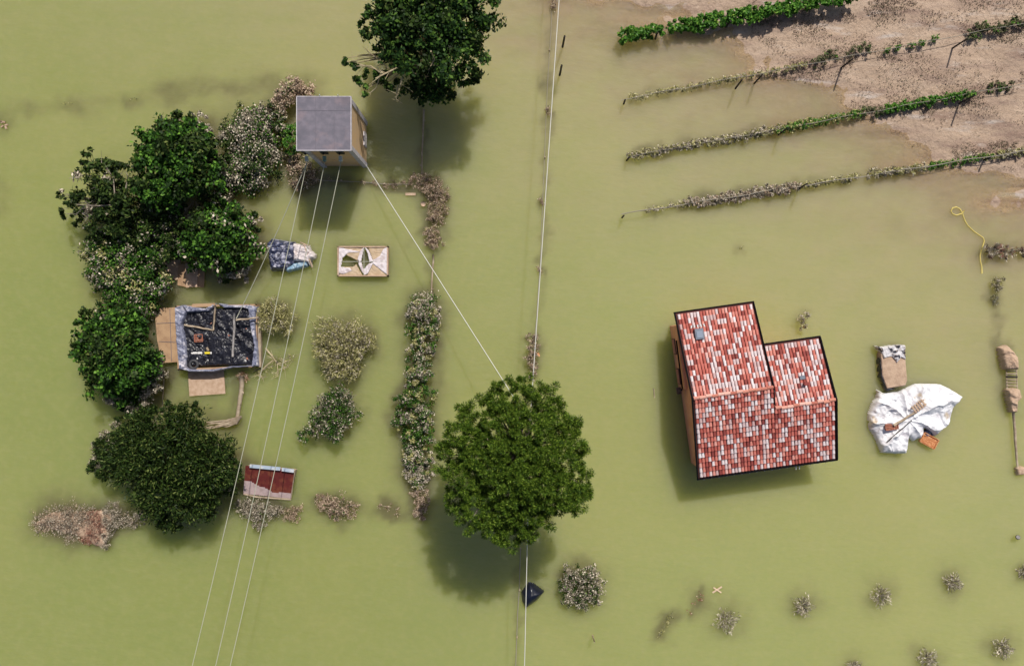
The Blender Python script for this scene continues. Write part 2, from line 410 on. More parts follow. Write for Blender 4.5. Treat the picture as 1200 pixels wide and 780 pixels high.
for k in (1, 2): s_.box((tx0+(tx1-tx0)*k/3+.05*k, (ty0+ty1)/2, ZT+.004), (.025, ty1-ty0-.06, .012))
s_.box(((tx0+tx1)/2, ty0+(ty1-ty0)*.74, ZT+.006), (tx1-tx0-.06, .03, .012))
s_.build('felt_seam', M['felt_dark'], roof)
e = MB()
for (x, y, sx, sy) in (((tx0+tx1)/2, ty0-.02, tx1-tx0+.08, .05), ((tx0+tx1)/2, ty1+.02, tx1-tx0+.08, .05), (tx0-.02, (ty0+ty1)/2, .05, ty1-ty0), (tx1+.02, (ty0+ty1)/2, .05, ty1-ty0)):
    e.box((x, y, ZT-.09), (sx, sy, .22))
e.build('roof_edge', M['concrete_pale'], roof)
for (x, y) in ((wx1-.10, wy1-.06), (wx1-.10, wy0+.04), (wx0+.1, wy0+.04)):
    c = MB(); c.box((x, y, (ZT-.2-1.3)/2), (.34, .34, ZT-.2+1.3)); c.build('corner_pilaster', M['concrete_pale'], tower)
lv = MB(); lv.box((wx1+.03, (wy0+wy1)/2+.2, .8), (.08, 1.1, 1.0)); lou = lv.build('louvre_window', M['concrete_pale'], tower)
ls = MB()
for k in range(6): ls.box((wx1+.085, (wy0+wy1)/2+.2, .42+.15*k), (.03, .96, .05))
ls.build('slat', M['wood_grey'], lou)
INS = []
for px in (358, 379, 398):
    x, y, z = P(px, 184, 5.0); y = wy0-.32; z = 4.7
    i_ = MB(); i_.box((x, wy0-.1, z+.3), (.08, .36, .08)); i_.box((x, wy0-.06, z+.1), (.5, .12, .7)); br = i_.build('insulator_bracket', M['steel_dark'], tower)
    c_ = MB()
    for k in range(4):
        c_.tube([(x, y-.1*k, z-.02*k), (x, y-.1*k-.06, z-.02*k)], [.17, .12], 10)
    c_.build('insulator', M['ceramic'] if px != 379 else M['ceramic_green'], br, smooth=True)
    INS.append((x, y-.42, z-.08))
for x in (tx0+1.6, tx0+2.9):
    cp = MB(); cp.tube([(x, ty1+.03, ZT-.1), (x, ty1+.12, ZT+.12)], .03, 5); cp.build('roof_hook', M['ceramic'], tower)

#---- house with tiled roof
M['stucco'] = mat('stucco', (.80,.32,.18), .85, var=[(1.5,(.82,.38,.24),.4,.65),(.8,(.62,.24,.14),.58,.75)], bump=(30,.2))
M['tile'] = mat('tile', (.42,.1,.06), .75, [(0,(.20,.04,.035)),(.25,(.38,.085,.066)),(.6,(.52,.15,.115)),(.85,(.62,.24,.19)),(1,(.68,.42,.38))], var=(30,(.25,.07,.05),.62,.8))
M['tile_white'] = mat('tile_white', (.7,.64,.64), .8, [(0,(.50,.32,.31)),(.35,(.60,.48,.48)),(1,(.74,.67,.68))], var=(25,(.5,.36,.34),.6,.8))
M['ridge'] = mat('ridge', (.6,.3,.22), .8, [(0,(.34,.09,.065)),(.5,(.52,.21,.15)),(1,(.68,.40,.33))])
M['under_tile'] = mat('under_tile', (.10,.03,.025), .9)
M['trim_black'] = mat('trim_black', (.008,.008,.010), .9, spec=.05)
M['metal_grey'] = mat('metal_grey', (.20,.23,.28), .5, metal=.3)
M['render_white'] = mat('render_white', (.7,.68,.66), .7)
HA = math.radians(8); UX, UY = math.cos(HA), math.sin(HA); HO = P(819.2, 560.6, 2.8)
def hp(u, v, z): return (HO[0]+u*UX-v*UY, HO[1]+u*UY+v*UX, z)
ZE = 2.8; SL = math.tan(math.radians(17))
house = thing('house', 'salmon house with red and white speckled tile roof half drowned in water', 'house', hp(5, 5, 0))
WA = MB()   # walls: a big block and a wing
def wall_block(u0, u1, v0, v1, vr, ze, zr):
    pts = [hp(u0, v0, 0), hp(u1, v0, 0), hp(u1, v1, 0), hp(u0, v1, 0)]
    lo = [(*p[:2], -1.4) for p in pts]; a = ze-.12; mid0 = hp(u0, vr, zr-.12); mid1 = hp(u1, vr, zr-.12)
    v = lo + [(*p[:2], a) for p in pts] + [mid0, mid1]
    WA.add(v, [(0,1,5,4), (1,2,6,9,5), (2,3,7,6), (3,0,4,8,7), (4,5,9,8), (8,9,6,7)])
zr1 = ZE + 6.22*SL; zr2 = ZE + 4.6*SL
wall_block(.16, 5.62, .7, 11.5, 6.22, ZE+.7*SL-.05, zr1)
wall_block(5.64, 9.95, .7, 8.6, 4.6, ZE+.7*SL-.05, zr2)
hw = WA.build('wall', M['stucco'], house)
pw = MB(); pw.prism([hp(-.02, 6.7, 0)[:2], hp(.15, 6.7, 0)[:2], hp(.15, 11.5, 0)[:2], hp(-.02, 11.5, 0)[:2]], -1.3, 2.5); pw.build('wall_pier', M['stucco'], house)
dk = MB(); U0, U1L, U1 = -.06, 5.78, 10.32; V1L, V1R = 12.44, 9.2
def slab(u0, u1, v0, v1, z0, z1, th=.12, m=0):
    t = [hp(u0, v0, z0), hp(u1, v0, z0), hp(u1, v1, z1), hp(u0, v1, z1)]
    dk.add([(a, b, c-th) for a, b, c in t]+t, [(0,3,2,1), (4,5,6,7), (0,1,5,4), (1,2,6,5), (2,3,7,6), (3,0,4,7)], m)
slab(U0, U1L, 0, 6.22, ZE, zr1); slab(U0, U1L, 6.222, V1L, zr1, ZE)
slab(U1L+.003, U1, 0, 4.6, ZE, zr2); slab(U1L+.003, U1, 4.602, V1R, zr2, ZE)
roofo = dk.build('roof', M['under_tile'], house)
# barrel tiles: each a small arched shell; speckle of lime-white and red tiles
tl = MB(); TW = (U1-U0)/44.0
def tiles(u0, u1, va, vb, za, zb, rng):
    """va = eave, vb = ridge"""
    n = max(1, round(abs(vb-va)/.37)); cols = round((u1-u0)/TW); cw = (u1-u0)/cols
    sg = 1 if vb > va else -1
    for c in range(cols):
        white = False
        for r in range(n):
            white = rng.random() < (.42 if white else .33)
            q0 = r/n; q1 = (r+1.12)/n
            vs = []
            uc = u0+(c+.5)*cw + rng.normal()*.008
            for q, lift, wd in ((q0, .085, .48), (q1, .015, .40)):
                q = min(q, 1.0)
                for k in range(6):
                    a = math.pi*(k/5.0); uu = uc - math.cos(a)*cw*wd; zz = math.sin(a)*.085
                    vs.append(hp(uu, va+(vb-va)*q, za+(zb-za)*q + lift + zz - .01 + (rng.random()-.5)*.006))
            fs = [(k, k+1, 7+k, 6+k) for k in range(5)] + [(0, 1, 2, 3, 4, 5)]
            if sg < 0: fs = [f[::-1] for f in fs]
            tl.add(vs, fs, 1 if white else 0)
rt = np.random.default_rng(11)
tiles(U0+.1, U1L, .12, 6.2, ZE+.03, zr1, rt); tiles(U0+.1, U1L-.1, V1L-.12, 6.26, ZE+.03, zr1, rt)
tiles(U1L+.01, U1-.1, .12, 4.58, ZE+.03, zr2, rt); tiles(U1L+.15, U1-.1, V1R-.12, 4.64, ZE+.03, zr2, rt)
tl.build('roof_tiles', [M['tile'], M['tile_white']], roofo, smooth=False)
rg = MB()
def ridge(u0, u1, v, z):
    n = int((u1-u0)/.42)
    for k in range(n):
        a = u0+(u1-u0)*k/n; b = a+(u1-u0)/n*1.04; j = random.uniform(-.05, .05); vs = []
        for u, s in ((a, 1.0), (b, .85)):
            for q in range(6):
                t = math.pi*q/5; vs.append(hp(u, v+j+math.cos(t)*.14*s, z+.05+math.sin(t)*.11*s))
        rg.add(vs, [(q, q+1, 7+q, 6+q) for q in range(5)])
ridge(U0+.05, U1L, 6.22, zr1); rg.build('ridge_tiles', M['ridge'], roofo)
rg = MB(); ridge(U1L+.1, U1-.05, 4.6, zr2); rg.build('ridge_tiles', M['ridge'], roofo)
tr = MB()
def bar(a, b, w_, h_, dz=0):
    a = Vector(a); b = Vector(b); d = (b-a); L_ = d.length; d.normalize(); n = Vector((-d.y, d.x, 0)).normalized()*w_/2; up = Vector((0, 0, h_/2))
    a = a+Vector((0, 0, dz)); b = b+Vector((0, 0, dz))
    v = [a-n-up, a+n-up, a+n+up, a-n+up, b-n-up, b+n-up, b+n+up, b-n+up]
    tr.add([tuple(q) for q in v], [(0,3,2,1), (4,5,6,7), (0,1,5,4), (1,2,6,5), (2,3,7,6), (3,0,4,7)])
e_ = .04
for a, b in (((U0-e_, 0), (U0-e_, 6.22)), ((U0-e_, V1L), (U0-e_, 6.22)), ((U1+e_, 0), (U1+e_, 4.6)), ((U1+e_, V1R), (U1+e_, 4.6)), ((U1L+e_, V1L), (U1L+e_, 6.22)), ((U1L+e_, 4.9), (U1L+e_, 6.22))):
    za = ZE + (min(a[1], 0) if 0 else 0); zt = lambda v: ZE + (v if v <= 6.22 else 12.44-v)*SL
    zf = (lambda v: ZE+(v if v <= 4.6 else 9.2-v)*SL) if a[0] > U1 else zt
    w0 = .10 if a[0] != U1L+e_ else .07
    tr = MB(); bar(hp(a[0], a[1], zf(a[1])), hp(b[0], b[1], zf(b[1])), w0, .2, .05)
    tr.build('verge_trim', M['trim_black'], roofo)
for a, b in (((U0-.1, -.04), (U1+.1, -.04)), ((U0-.1, V1L+.04), (U1L+.1, V1L+.04)), ((U1L+.1, V1R+.04), (U1+.1, V1R+.04))):
    tr = MB(); bar(hp(*a, ZE), hp(*b, ZE), .10, .11); tr.build('gutter', M['trim_black'], house)
sk = MB(); zc = lambda v: ZE+(12.44-v)*SL
q = hp(1.32, 10.7, zc(10.7)+.22); sk.box(q, (.62, .78, .34), HA); hatch = sk.build('roof_hatch', M['metal_grey'], roofo)
sk = MB(); q = hp(1.32, 10.66, zc(10.7)+.41); sk.box(q, (.44, .5, .03), HA); sk.build('hatch_lid', mat('lid_blue', (.27,.32,.40), .4, metal=.2), hatch)
for k in range(5):
    vp = MB(); vp.box(hp(.88+.24*k, 11.25, zc(11.25)+.12), (.09, .26, .1), HA+.1*(k-2)); vp.build('vent_fin', M['render_white'], hatch)
vt = MB(); vt.tube([hp(8.35, 6.05, ZE+1.0), hp(8.35, 6.05, ZE+1.45)], .13, 10); vt.build('vent_pipe', mat('vent_red', (.25,.05,.04), .6), roofo)
vt = MB(); vt.box(hp(8.3, 6.5, ZE+1.0), (.38, .26, .14), HA); vt.build('vent_plate', M['metal_grey'], roofo)
# left side: shutters, drain pipe
for v in (9.9, 7.6):
    f = MB(); f.box(hp(-.06, v, .9), (.08, 1.2, .8), HA); wn_ = f.build('shutter', mat('shutter_dark', (.12,.05,.035), .7), house)
    f = MB()
    for k in range(4): f.box(hp(-.115, v, .6+.2*k), (.03, 1.1, .06), HA)
    f.build('slat', M['stucco'], wn_)
dp = MB(); dp.tube([hp(-.15, 10.4, 2.35), hp(-.17, 6.75, 2.2), hp(-.16, 6.6, 1.8), hp(-.16, 6.6, -1.2)], .06, 7); dp.build('downpipe', M['trim_black'], house, smooth=True)
bt = MB()
bt.box(hp(-.3, 6.55, 1.4), (.34, .5, .28), HA); bt.box(hp(-.26, 6.55, 1.6), (.2, .2, .3), HA)
bt.build('meter_box', mat('box_brown', (.12,.07,.06), .7), house)
for k in range(18):
    rf = MB(); rf.box(hp(.4+.57*k, -.06, ZE-.16), (.07, .2, .07), HA); rf.build('rafter_end', M['render_white'], house)
for u in (7.35, 7.6):
    rf = MB(); rf.tube([hp(u, -.02, ZE-.1), hp(u, -.38, ZE-.3)], .045, 6); rf.build('overflow_pipe', M['render_white'], house)

#=================================================================== SHED WITH TARPAULINS
M['board_pale'] = mat('board_pale', (.50,.36,.26), .8, var=(3,(.40,.27,.18),.4,.65))
M['tarp_black'] = mat('tarp_black', (.012,.012,.018), .35, var=[(3.5,(.05,.052,.07),.55,.72),(9,(.22,.20,.22),.66,.74)], spec=.5)
M['film'] = mat('film', (.22,.23,.31), .4, var=[(1.6,(.52,.50,.55),.52,.64),(4,(.10,.11,.18),.54,.62)], spec=.5)
M['tarp_navy'] = mat('tarp_navy', (.03,.035,.07), .35, var=[(2.2,(.32,.32,.40),.5,.6),(6,(.05,.07,.16),.55,.7)], spec=.5)
M['film_white'] = mat('film_white', (.62,.56,.56), .5, var=[(3,(.38,.28,.24),.55,.7),(7,(.1,.08,.09),.66,.74)])
M['film_blue'] = mat('film_blue', (.22,.36,.48), .4, var=(4,(.42,.5,.56),.45,.65))
M['tarp_white'] = mat('tarp_white', (.74,.74,.77), .5, var=[(1.4,(.52,.50,.54),.54,.70),(.8,(.48,.38,.27),.64,.72)], spec=.4)
M['orange'] = mat('orange', (.55,.2,.07), .7, var=(7,(.72,.4,.2),.45,.6))
M['rubber'] = mat('rubber', (.05,.05,.055), .7)
M['brick'] = mat('brick', (.35,.12,.07), .85, var=(9,(.55,.32,.25),.5,.65))
sh = thing('garden_shed', 'roofless shed with walls draped in grey plastic and black sheeting inside', 'shed', P(252, 396, 0))
zs = .8
ring_o = [(206,359),(300,357),(301,429),(209,433)]
def wallseg(a, b, w_, z0, z1, m=0, mb=None):
    a = P(*a, z1); b = P(*b, z1); ang = math.atan2(b[1]-a[1], b[0]-a[0]); L_ = math.hypot(b[0]-a[0], b[1]-a[1])
    mb.box(((a[0]+b[0])/2, (a[1]+b[1])/2, (z0+z1)/2), (L_+w_, w_, z1-z0), ang, m)
ws_ = MB()
for i in range(4): wallseg(ring_o[i], ring_o[(i+1) % 4], .12, -1.3, zs-.05, 0, ws_)
ws_.build('wall', M['board'], sh)
fl = MB(); heap_mesh(fl, [(210,362),(297,360),(298,427),(212,430)], .62, .05, .25, .22, 1.1, 21, pz=.8, zlo=.3)
fl.build('black_sheeting', M['tarp_black'], sh)
def film_strip(mb, poly, seed, z=.95, wr=.14, m=None): heap_mesh(mb, poly, z, .045, .12, wr, 1.9, seed, pz=z, zlo=z-.75, matf=m)
fs_ = MB()
film_strip(fs_, [(204,360),(213,357),(218,366),(213,380),(217,400),(219,418),(217,431),(209,432),(206,400)], 31)
film_strip(fs_, [(213,357),(240,361),(250,355),(252,358),(244,365),(218,366)], 32)
film_strip(fs_, [(254,355),(268,357),(292,357),(300,359),(301,366),(285,361),(262,361)], 33)
film_strip(fs_, [(290,359),(300,359),(299,385),(302,410),(303,429),(294,430),(297,405),(292,380)], 34)
film_strip(fs_, [(209,429),(225,432.5),(250,432),(270,429),(300,428),(302,429),(272,431),(250,436),(222,436),(208,432)], 35, .95, .08)
fs_.build('plastic_cover', M['film'], sh)
# things inside the shed
def stick(name, label, a, b, za, zb, r, m, cat='pole', group=None, sides=6, knots=0):
    pa = P(*a, za); pb = P(*b, zb); mb = MB(); n = 7
    pts = [tuple(pa[k]+(pb[k]-pa[k])*i/(n-1) + (random.uniform(-1, 1)*r*.35 if k < 2 else 0) for k in range(3)) for i in range(n)]
    mb.tube(pts, [r*(1-.25*i/(n-1))*random.uniform(.9, 1.1) for i in range(n)], sides)
    for k in range(knots):
        q = random.choice(pts[1:-1]); mb.tube([q, (q[0]+random.uniform(-.2, .2), q[1]+random.uniform(-.2, .2), q[2]+.08)], [r*.9, r*.3], 5)
    return tag(mb.build(name, M[m], smooth=True), label, cat, group)
stick('pole', 'grey upright-running pole lying across the right side of black shed sheeting', (275,366), (273,418), .95, .8, .11, 'wood_grey')
stick('pole', 'pale pole sticking out over the right wall of the roofless shed', (277,375), (304,372), 1.25, 1.3, .085, 'wood_mud')
stick('pole', 'mud coated pole across the upper wall of the roofless shed', (252,358), (250,386), 1.15, .8, .09, 'wood_mud')
stick('beam', 'mud stained beam lying sideways on black sheeting above orange crate', (216,381), (250,387), .8, .75, .09, 'wood_mud', 'beam')
def crate(name, label, c, sx, sy, sz, z, ang, m, cat, slats=3):
    x, y, _ = P(c[0], c[1], z); t = thing(name, label, cat, (x, y, z)); b = MB()
    b.box((x, y, z+.03), (sx, sy, .05), ang)
    b.build('base', M[m], t)
    for (dx, dy, ww, hh) in ((0, sy/2, sx, .05), (0, -sy/2, sx, .05), (sx/2, 0, .05, sy-.06), (-sx/2, 0, .05, sy-.06)):
        b = MB(); b.box((x+dx*math.cos(ang)-dy*math.sin(ang), y+dx*math.sin(ang)+dy*math.cos(ang), z+sz/2), (ww, hh, sz), ang); b.build('side', M[m], t)
    b = MB()
    for k in range(slats):
        o = (k-(slats-1)/2)*sy/slats*.8; b.box((x-o*math.sin(ang), y+o*math.cos(ang), z+sz*.75), (sx-.12, sy/slats*.5, .03), ang)
    b.build('top_slats', M[m], t); return t
crate('crate', 'small orange crate on the black sheeting in the roofless shed', (234,396), .62, .55, .25, .55, .05, 'brick', 'crate')
lvl = thing('plank', 'white and yellow banded strip lying on black shed sheeting', 'plank', P(238, 413, .7))
for a, b, mm in ((224,231,'w'),(231.5,237,'w'),(240,246,'y'),(246.5,250,'w')):
    xa = P(a, 413.3, .72); xb = P(b, 413, .72); lb_ = MB(); lb_.box(((xa[0]+xb[0])/2, xa[1], .72), (xb[0]-xa[0], .15, .06), .02)
    lb_.build('band', mat('paint_yellow', (.75,.6,.04), .6) if mm == 'y' else M['render_white'], lvl)
def tyre(label, c, R_, r_, z):
    x, y, _ = P(c[0], c[1], z); t = MB(); nA, nB = 22, 8; vs = []
    for i in range(nA):
        for j in range(nB):
            a = 2*math.pi*i/nA; b = 2*math.pi*j/nB
            vs.append((x+math.cos(a)*(R_+r_*math.cos(b)), y+math.sin(a)*(R_+r_*math.cos(b)), z+r_*.9*math.sin(b)))
    f = [(i*nB+j, ((i+1) % nA)*nB+j, ((i+1) % nA)*nB+(j+1) % nB, i*nB+(j+1) % nB) for i in range(nA) for j in range(nB)]
    t.add(vs, f); return tag(t.build('tyre', M['rubber'], smooth=True), label, 'tyre')
tyre('worn black tyre lying in the lower left corner of the roofless shed', (227,427), .3, .11, .72)
rb_ = MB(); rr = np.random.default_rng(5)
for k in range(26):
    a = rr.uniform(214, 292); b = rr.uniform(366, 426); q = P(a, b, .6)
    rb_.box((q[0], q[1], .56+rr.random()*.12), (rr.uniform(.08, .3), rr.uniform(.05, .14), .06), rr.uniform(0, 3), int(rr.integers(0, 3)))
tag(rb_.build('litter', [M['render_white'], M['brick'], M['wood_mud']]), 'scattered pale and rusty scraps on the black sheeting in the shed', 'litter', kind='stuff')

def board(label, poly, z, m='board', th=.05, tilt=(0,), group=None, cat='board', seams=(), name='plywood_board'):
    pts = [P(a, b, z)[:2] for a, b in poly][::-1]; mb = MB(); n = len(pts)
    zz = [z + (tilt[i] if len(tilt) == n else 0) for i in range(n)][::-1]
    mb.prism(pts, [q-th for q in zz], zz)
    o = mb.build(name, M[m])
    tag(o, label, cat, group)
    if seams:
        s = MB()
        for (a, b) in seams:
            p = P(*a, z+.01); q = P(*b, z+.01); s.tube([p, q], .018, 4)
        so = s.build('seam', M['felt_dark'], o); so.location = (0, 0, 0)
    return o
for o_ in ():
    pass
_old_build = MB.build
def board_with_seams(*a, **k): return board(*a, **k)
# boards carry _base 0
def fixbase(o): o['_base'] = (0, 0, 0); return o
def board2(label, poly, z, m='board', th=.05, tilt=(0,), group=None, seams=(), name='plywood_board', cat='board'):
    pts = [P(a, b, z)[:2] for a, b in poly]; cx = sum(p[0] for p in pts)/len(pts); cy = sum(p[1] for p in pts)/len(pts)
    t = thing(name, label, cat, (cx, cy, z), group); mb = MB()
    pts = pts[::-1]; zz = [z + (tilt[i] if len(tilt) == len(pts) else 0) for i in range(len(pts))][::-1]
    mb.prism(pts, [q-th for q in zz], zz); mb.build('panel', M[m], t)
    if seams:
        s = MB()
        for (a, b) in seams: s.tube([P(*a, z+.012), P(*b, z+.012)], .02, 4)
        s.build('joint_strip', M['felt_dark'], t)
    return t
def single_board(label, poly, z, m='board', th=.05, tilt=(0,), group=None, name='plywood_board', cat='board'):
    pts = [P(a, b, z)[:2] for a, b in poly][::-1]
    zz = [z + (tilt[i] if len(tilt) == len(pts) else 0) for i in range(len(pts))][::-1]
    mb = MB(); mb.prism(pts, [q-th for q in zz], zz)
    return tag(mb.build(name, M[m]), label, cat, group)
board2('tall brown jointed panel lying flat left of the roofless shed', [(181,361),(206,360),(208,424),(190,425),(184,398)], .42, th=.08, seams=[((183,379),(205,378)), ((186,400),(206,401)), ((199,362),(201,423))])
board2('brown panel floating just below the bottom wall of the roofless shed', [(220,433),(262,432),(264,461),(222,464)], .12, 'board_pale', th=.08, seams=())
single_board('narrow brown plank showing above the top wall of the roofless shed', [(225,356),(252,355),(252,359),(225,360)], .95, name='plank', cat='plank')
single_board('dark brown plank leaning along the right wall of roofless shed', [(302,372),(305,373),(306,430),(303,430)], .7, 'wood_mud', th=.4, name='plank', cat='plank')
single_board('leftmost and highest of the stacked boards below the silted tree', [(194,306),(211,304),(213,325),(206,328),(193,321)], .10, 'board_pale')
single_board('long narrow board second from left in fan of floating boards', [(209,309),(224,310),(221,337),(208,334)], .16)
single_board('third board from left in the fan of floating boards', [(217,308),(232,309),(231,336),(218,337)], .22, 'board_pale')
single_board('rightmost board in the fan of floating boards', [(228,312),(240,313),(239,337),(227,336)], .14)
for z_ in (): pass
murk_px(216, 330, 216, 330, 26, .35)

#=================================================================== COLD FRAME
cf = thing('cold_frame', 'rectangular wooden cold frame with torn mud stained plastic cover', 'cold frame', P(425, 306, 0))
fr = MB(); zc_ = .5
for a, b in (((396,289),(454,289)), ((454,289),(454,323)), ((454,323),(396,323)), ((396,323),(396,289))): wallseg(a, b, .10, -.9, zc_, 0, fr)
fr.build('frame', M['mudcoat'], cf)
br = MB(); br.tube([P(398,306.5,.46), P(453,306.5,.46)], .025, 5); br.tube([P(426.5,289,.47), P(426.5,323,.47)], .025, 5); br.build('crossbar', M['cable_thin'], cf)
M['film_frame'] = mat('film_frame', (.66,.60,.62), .5, var=(3,(.5,.42,.42),.45,.65))
M['film_mud'] = mat('film_mud', (.44,.32,.2), .7, var=(2.5,(.52,.40,.28),.4,.65))
def patch(poly, m, dz, name):
    mb = MB(); heap_mesh(mb, poly, .44+dz, .05, .05, .035, 2.6, int(sum(a for a, b in poly)), pz=.5, zlo=.38+dz)
    return mb.build(name, m, cf)
patch([(397,290),(403,291),(422,295),(408,296),(401,302),(398,318),(396.5,322)], M['film_frame'], .02, 'plastic_cover')
patch([(403,290),(426,290),(420,306),(411,301),(402,297)], M['film_mud'], -.02, 'muddy_cover')
patch([(397,323),(403,313),(413,313),(417,310),(424,322)], M['film_mud'], -.02, 'muddy_cover')
patch([(398,320),(399,313),(410,314),(412,317),(402,321)], M['film_frame'], .03, 'plastic_cover')
patch([(426,290),(423,305),(420,309),(421,306),(419,304),(422,294)], M['film_frame'], .04, 'plastic_cover')
patch([(427,289),(432,294),(437,306),(433,307),(431,297)], M['film_frame'], .04, 'plastic_cover')
patch([(427,322),(424,318),(420,309),(423,307),(426,316),(432,309),(437,308),(431,320)], M['film_frame'], .03, 'plastic_cover')
patch([(431,290),(452,290),(445,300),(437,305),(434,297)], M['film_mud'], -.02, 'muddy_cover')
patch([(430,323),(437,309),(452,322)], M['film_mud'], -.02, 'muddy_cover')
patch([(454,289),(454,322),(437,309),(437,305),(445,300),(449,292)], M['film_frame'], .03, 'plastic_cover')
murk_px(412, 306, 440, 306, 13, .5)

#=================================================================== TARP HEAPS
tp = thing('tarp_heap', 'crumpled navy and grey tarpaulin heap floating between shed and cold frame', 'tarp', P(340, 299, 0))
h1 = MB(); heap_mesh(h1, [(312,285),(318,279),(330,281),(345,283),(346,300),(344,311),(336,317),(317,317),(314,302)], .75, .05, .35, .24, 1.35, 41); h1.build('navy_sheet', M['tarp_navy'], tp)
h1 = MB(); heap_mesh(h1, [(342,284),(352,286),(362,287),(364,293),(370,298),(369,303),(364,305),(364,313),(360,308),(344,306)], .7, .05, .25, .17, 1.9, 42); h1.build('white_sheet', M['film_white'], tp)
h1 = MB(); heap_mesh(h1, [(330,314),(342,309),(352,306),(361,304),(361,312),(348,316),(337,319)], .5, .05, .2, .1, 1.7, 43); h1.build('blue_sheet', M['film_blue'], tp)
h1 = MB(); h1.tube([P(356,286,.8), P(366,313,.6)], .05, 5); h1.tube([P(352,284,.7), P(362,288,.9)], .05, 5); h1.build('stick', M['mudcoat'], tp)

wt = thing('tarp_heap', 'large white tarpaulin spread in folds over debris at the right', 'tarp', P(1070, 490, 0))
crop = [(110,100),(160,125),(190,120),(250,120),(310,95),(375,60),(470,58),(560,62),(620,90),(700,145),(665,200),(640,240),(612,330),(560,380),(512,427),(490,400),(440,362),(437,420),(365,462),(335,430),(320,470),(300,545),(245,550),(140,542),(125,500),(90,420),(60,380),(50,270),(78,190),(108,155)]
wpoly = [(1010+a/6, 440+b/6) for a, b in crop]
h1 = MB(); heap_mesh(h1, wpoly, .45, .05, .4, .24, .5, 54, dome=.3, stretch=(1.0, .8), radial=((1063, 492), 4.5, .26)); h1.build('white_sheet', M['tarp_white'], wt)
h1 = MB(); heap_mesh(h1, [(1082,505),(1090,500),(1094,511),(1084,512)], .3, .05, .15, .05, 2, 55); h1.build('navy_sheet', M['tarp_navy'], wt)
def px6(a, b): return (1010+a/6, 440+b/6)
pa = thing('pallet', 'pinkish wooden pallet piece lying on top of the white tarpaulin', 'pallet', P(*px6(400, 215), .8))
for k in range(5):
    mb = MB(); q = P(*px6(368+k*16, 238-k*11.7), 1.12); mb.box(q, (.13, .62, .05), .63); mb.build('board', M['mudcoat'], pa)
for s in (-1, 1):
    mb = MB(); q0 = P(*px6(355-9*s, 246-s*13), 1.05); q1 = P(*px6(445-9*s, 182-s*13), 1.05); mb.tube([q0, q1], .05, 4); mb.build('bearer', M['mudcoat'], pa)
stick('beam', 'brown beam running diagonally across the white tarpaulin', px6(225,350), px6(380,258), 1.0, 1.05, .11, 'wood_mud', 'beam')
stick('rod', 'thin dark rod lying on lower left of the white tarpaulin', px6(178,465), px6(352,312), .85, 1.05, .05, 'wood_black', 'rod')
crate('crate', 'red brown slatted crate at the left end of diagonal beam', px6(203,356), .95, .45, .22, .75, .15, 'brick', 'crate', 3)
crate('crate', 'orange slatted crate peeping from under the white tarpaulin', px6(465,455), 1.25, .8, .26, .1, -.5, 'orange', 'crate', 4)
stick('stick', 'pale stick at upper left corner of the white tarpaulin', px6(100,98), px6(165,140), .3, .6, .05, 'cable', 'stick')
murk_px(1052, 548, 1052, 552, 10, .10)

pk = thing('bundle', 'brown cardboard bundle with torn black and white plastic wrapping', 'bundle', P(1045, 430, 0))
h1 = MB(); heap_mesh(h1, [(1030,410),(1060,405),(1063,446),(1061,452),(1038,456),(1032,440)], .55, .05, .14, .035, 1.0, 61); h1.build('cardboard', M['mudcoat'], pk)
h1 = MB(); heap_mesh(h1, [(1025,405),(1034,406),(1048,404),(1060,404),(1061,422),(1055,419),(1050,426),(1044,418),(1034,420),(1031,412)], .66, .05, .12, .11, 2.2, 62)
h1.build('plastic_wrap', mat('wrap', (.6,.58,.6), .4, var=[(2.6,(.02,.02,.035),.5,.56),(5,(.45,.33,.24),.58,.66)]), pk)
h1 = MB(); heap_mesh(h1, [(1029,418),(1032,421),(1034,440),(1039,453),(1050,455),(1039,459),(1031,442)], .5, .05, .1, .05, 2.5, 63); h1.build('black_edge', M['tarp_black'], pk)

bs = MB(); heap_mesh(bs, [(611,695),(620,683),(626,685),(638,694),(630,704),(616,714),(612,706)], .6, .05, .5, .05, .8, 71, dome=.3)
tag(bs.build('sack', mat('sack_navy', (.006,.008,.018), .3, spec=.5), smooth=True), 'dark navy plastic sack floating under the cable south of the pine', 'sack')

#---- small tin roof half under water
tn = thing('tin_shed', 'sunken small shed with rust red sheet roof and pale silted lower edge', 'shed', P(315, 564, 0))
def corr(q00, q10, q11, q01, z0, z1, mf, name, mats, n=44, amp=.02):
    """q order: lower left, lower right, upper right, upper left (photo px)"""
    a, b, c, d = [np.array(P(*q, z)) for q, z in ((q00, z0), (q10, z0), (q11, z1), (q01, z1))]
    mb = MB(); ny = 26; U, V = np.meshgrid(np.linspace(0, 1, n*3+1), np.linspace(0, 1, ny+1))
    X = (a[None, None]*(1-U[..., None])+b*U[..., None])*(1-V[..., None]) + (d*(1-U[..., None])+c*U[..., None])*V[..., None]
    X[..., 2] += amp*np.cos(U*n*2*math.pi) + .03*(fbm(U*4, V*4, 8)-.5)
    nx = n*3+1; i = np.arange(ny*(nx-1)); r = i//(nx-1); cc = i % (nx-1); k = r*nx+cc
    f = np.stack([k, k+1, k+nx+1, k+nx], 1); uc = (U.ravel()[f]).mean(1); vc = V.ravel()[f].mean(1)
    mb.add(X.reshape(-1, 3), f, mf(uc, vc)); return mb.build(name, mats, tn)
M['rust'] = mat('rust', (.17,.028,.024), .7, var=[(1.6,(.26,.075,.04),.45,.65),(5,(.11,.02,.02),.55,.7)])
M['silt_sheet'] = mat('silt_sheet', (.60,.47,.46), .85, var=(3,(.50,.38,.36),.45,.65))
M['flashing'] = mat('flashing', (.42,.50,.60), .4, var=(2.5,(.6,.62,.66),.5,.6), metal=.2)
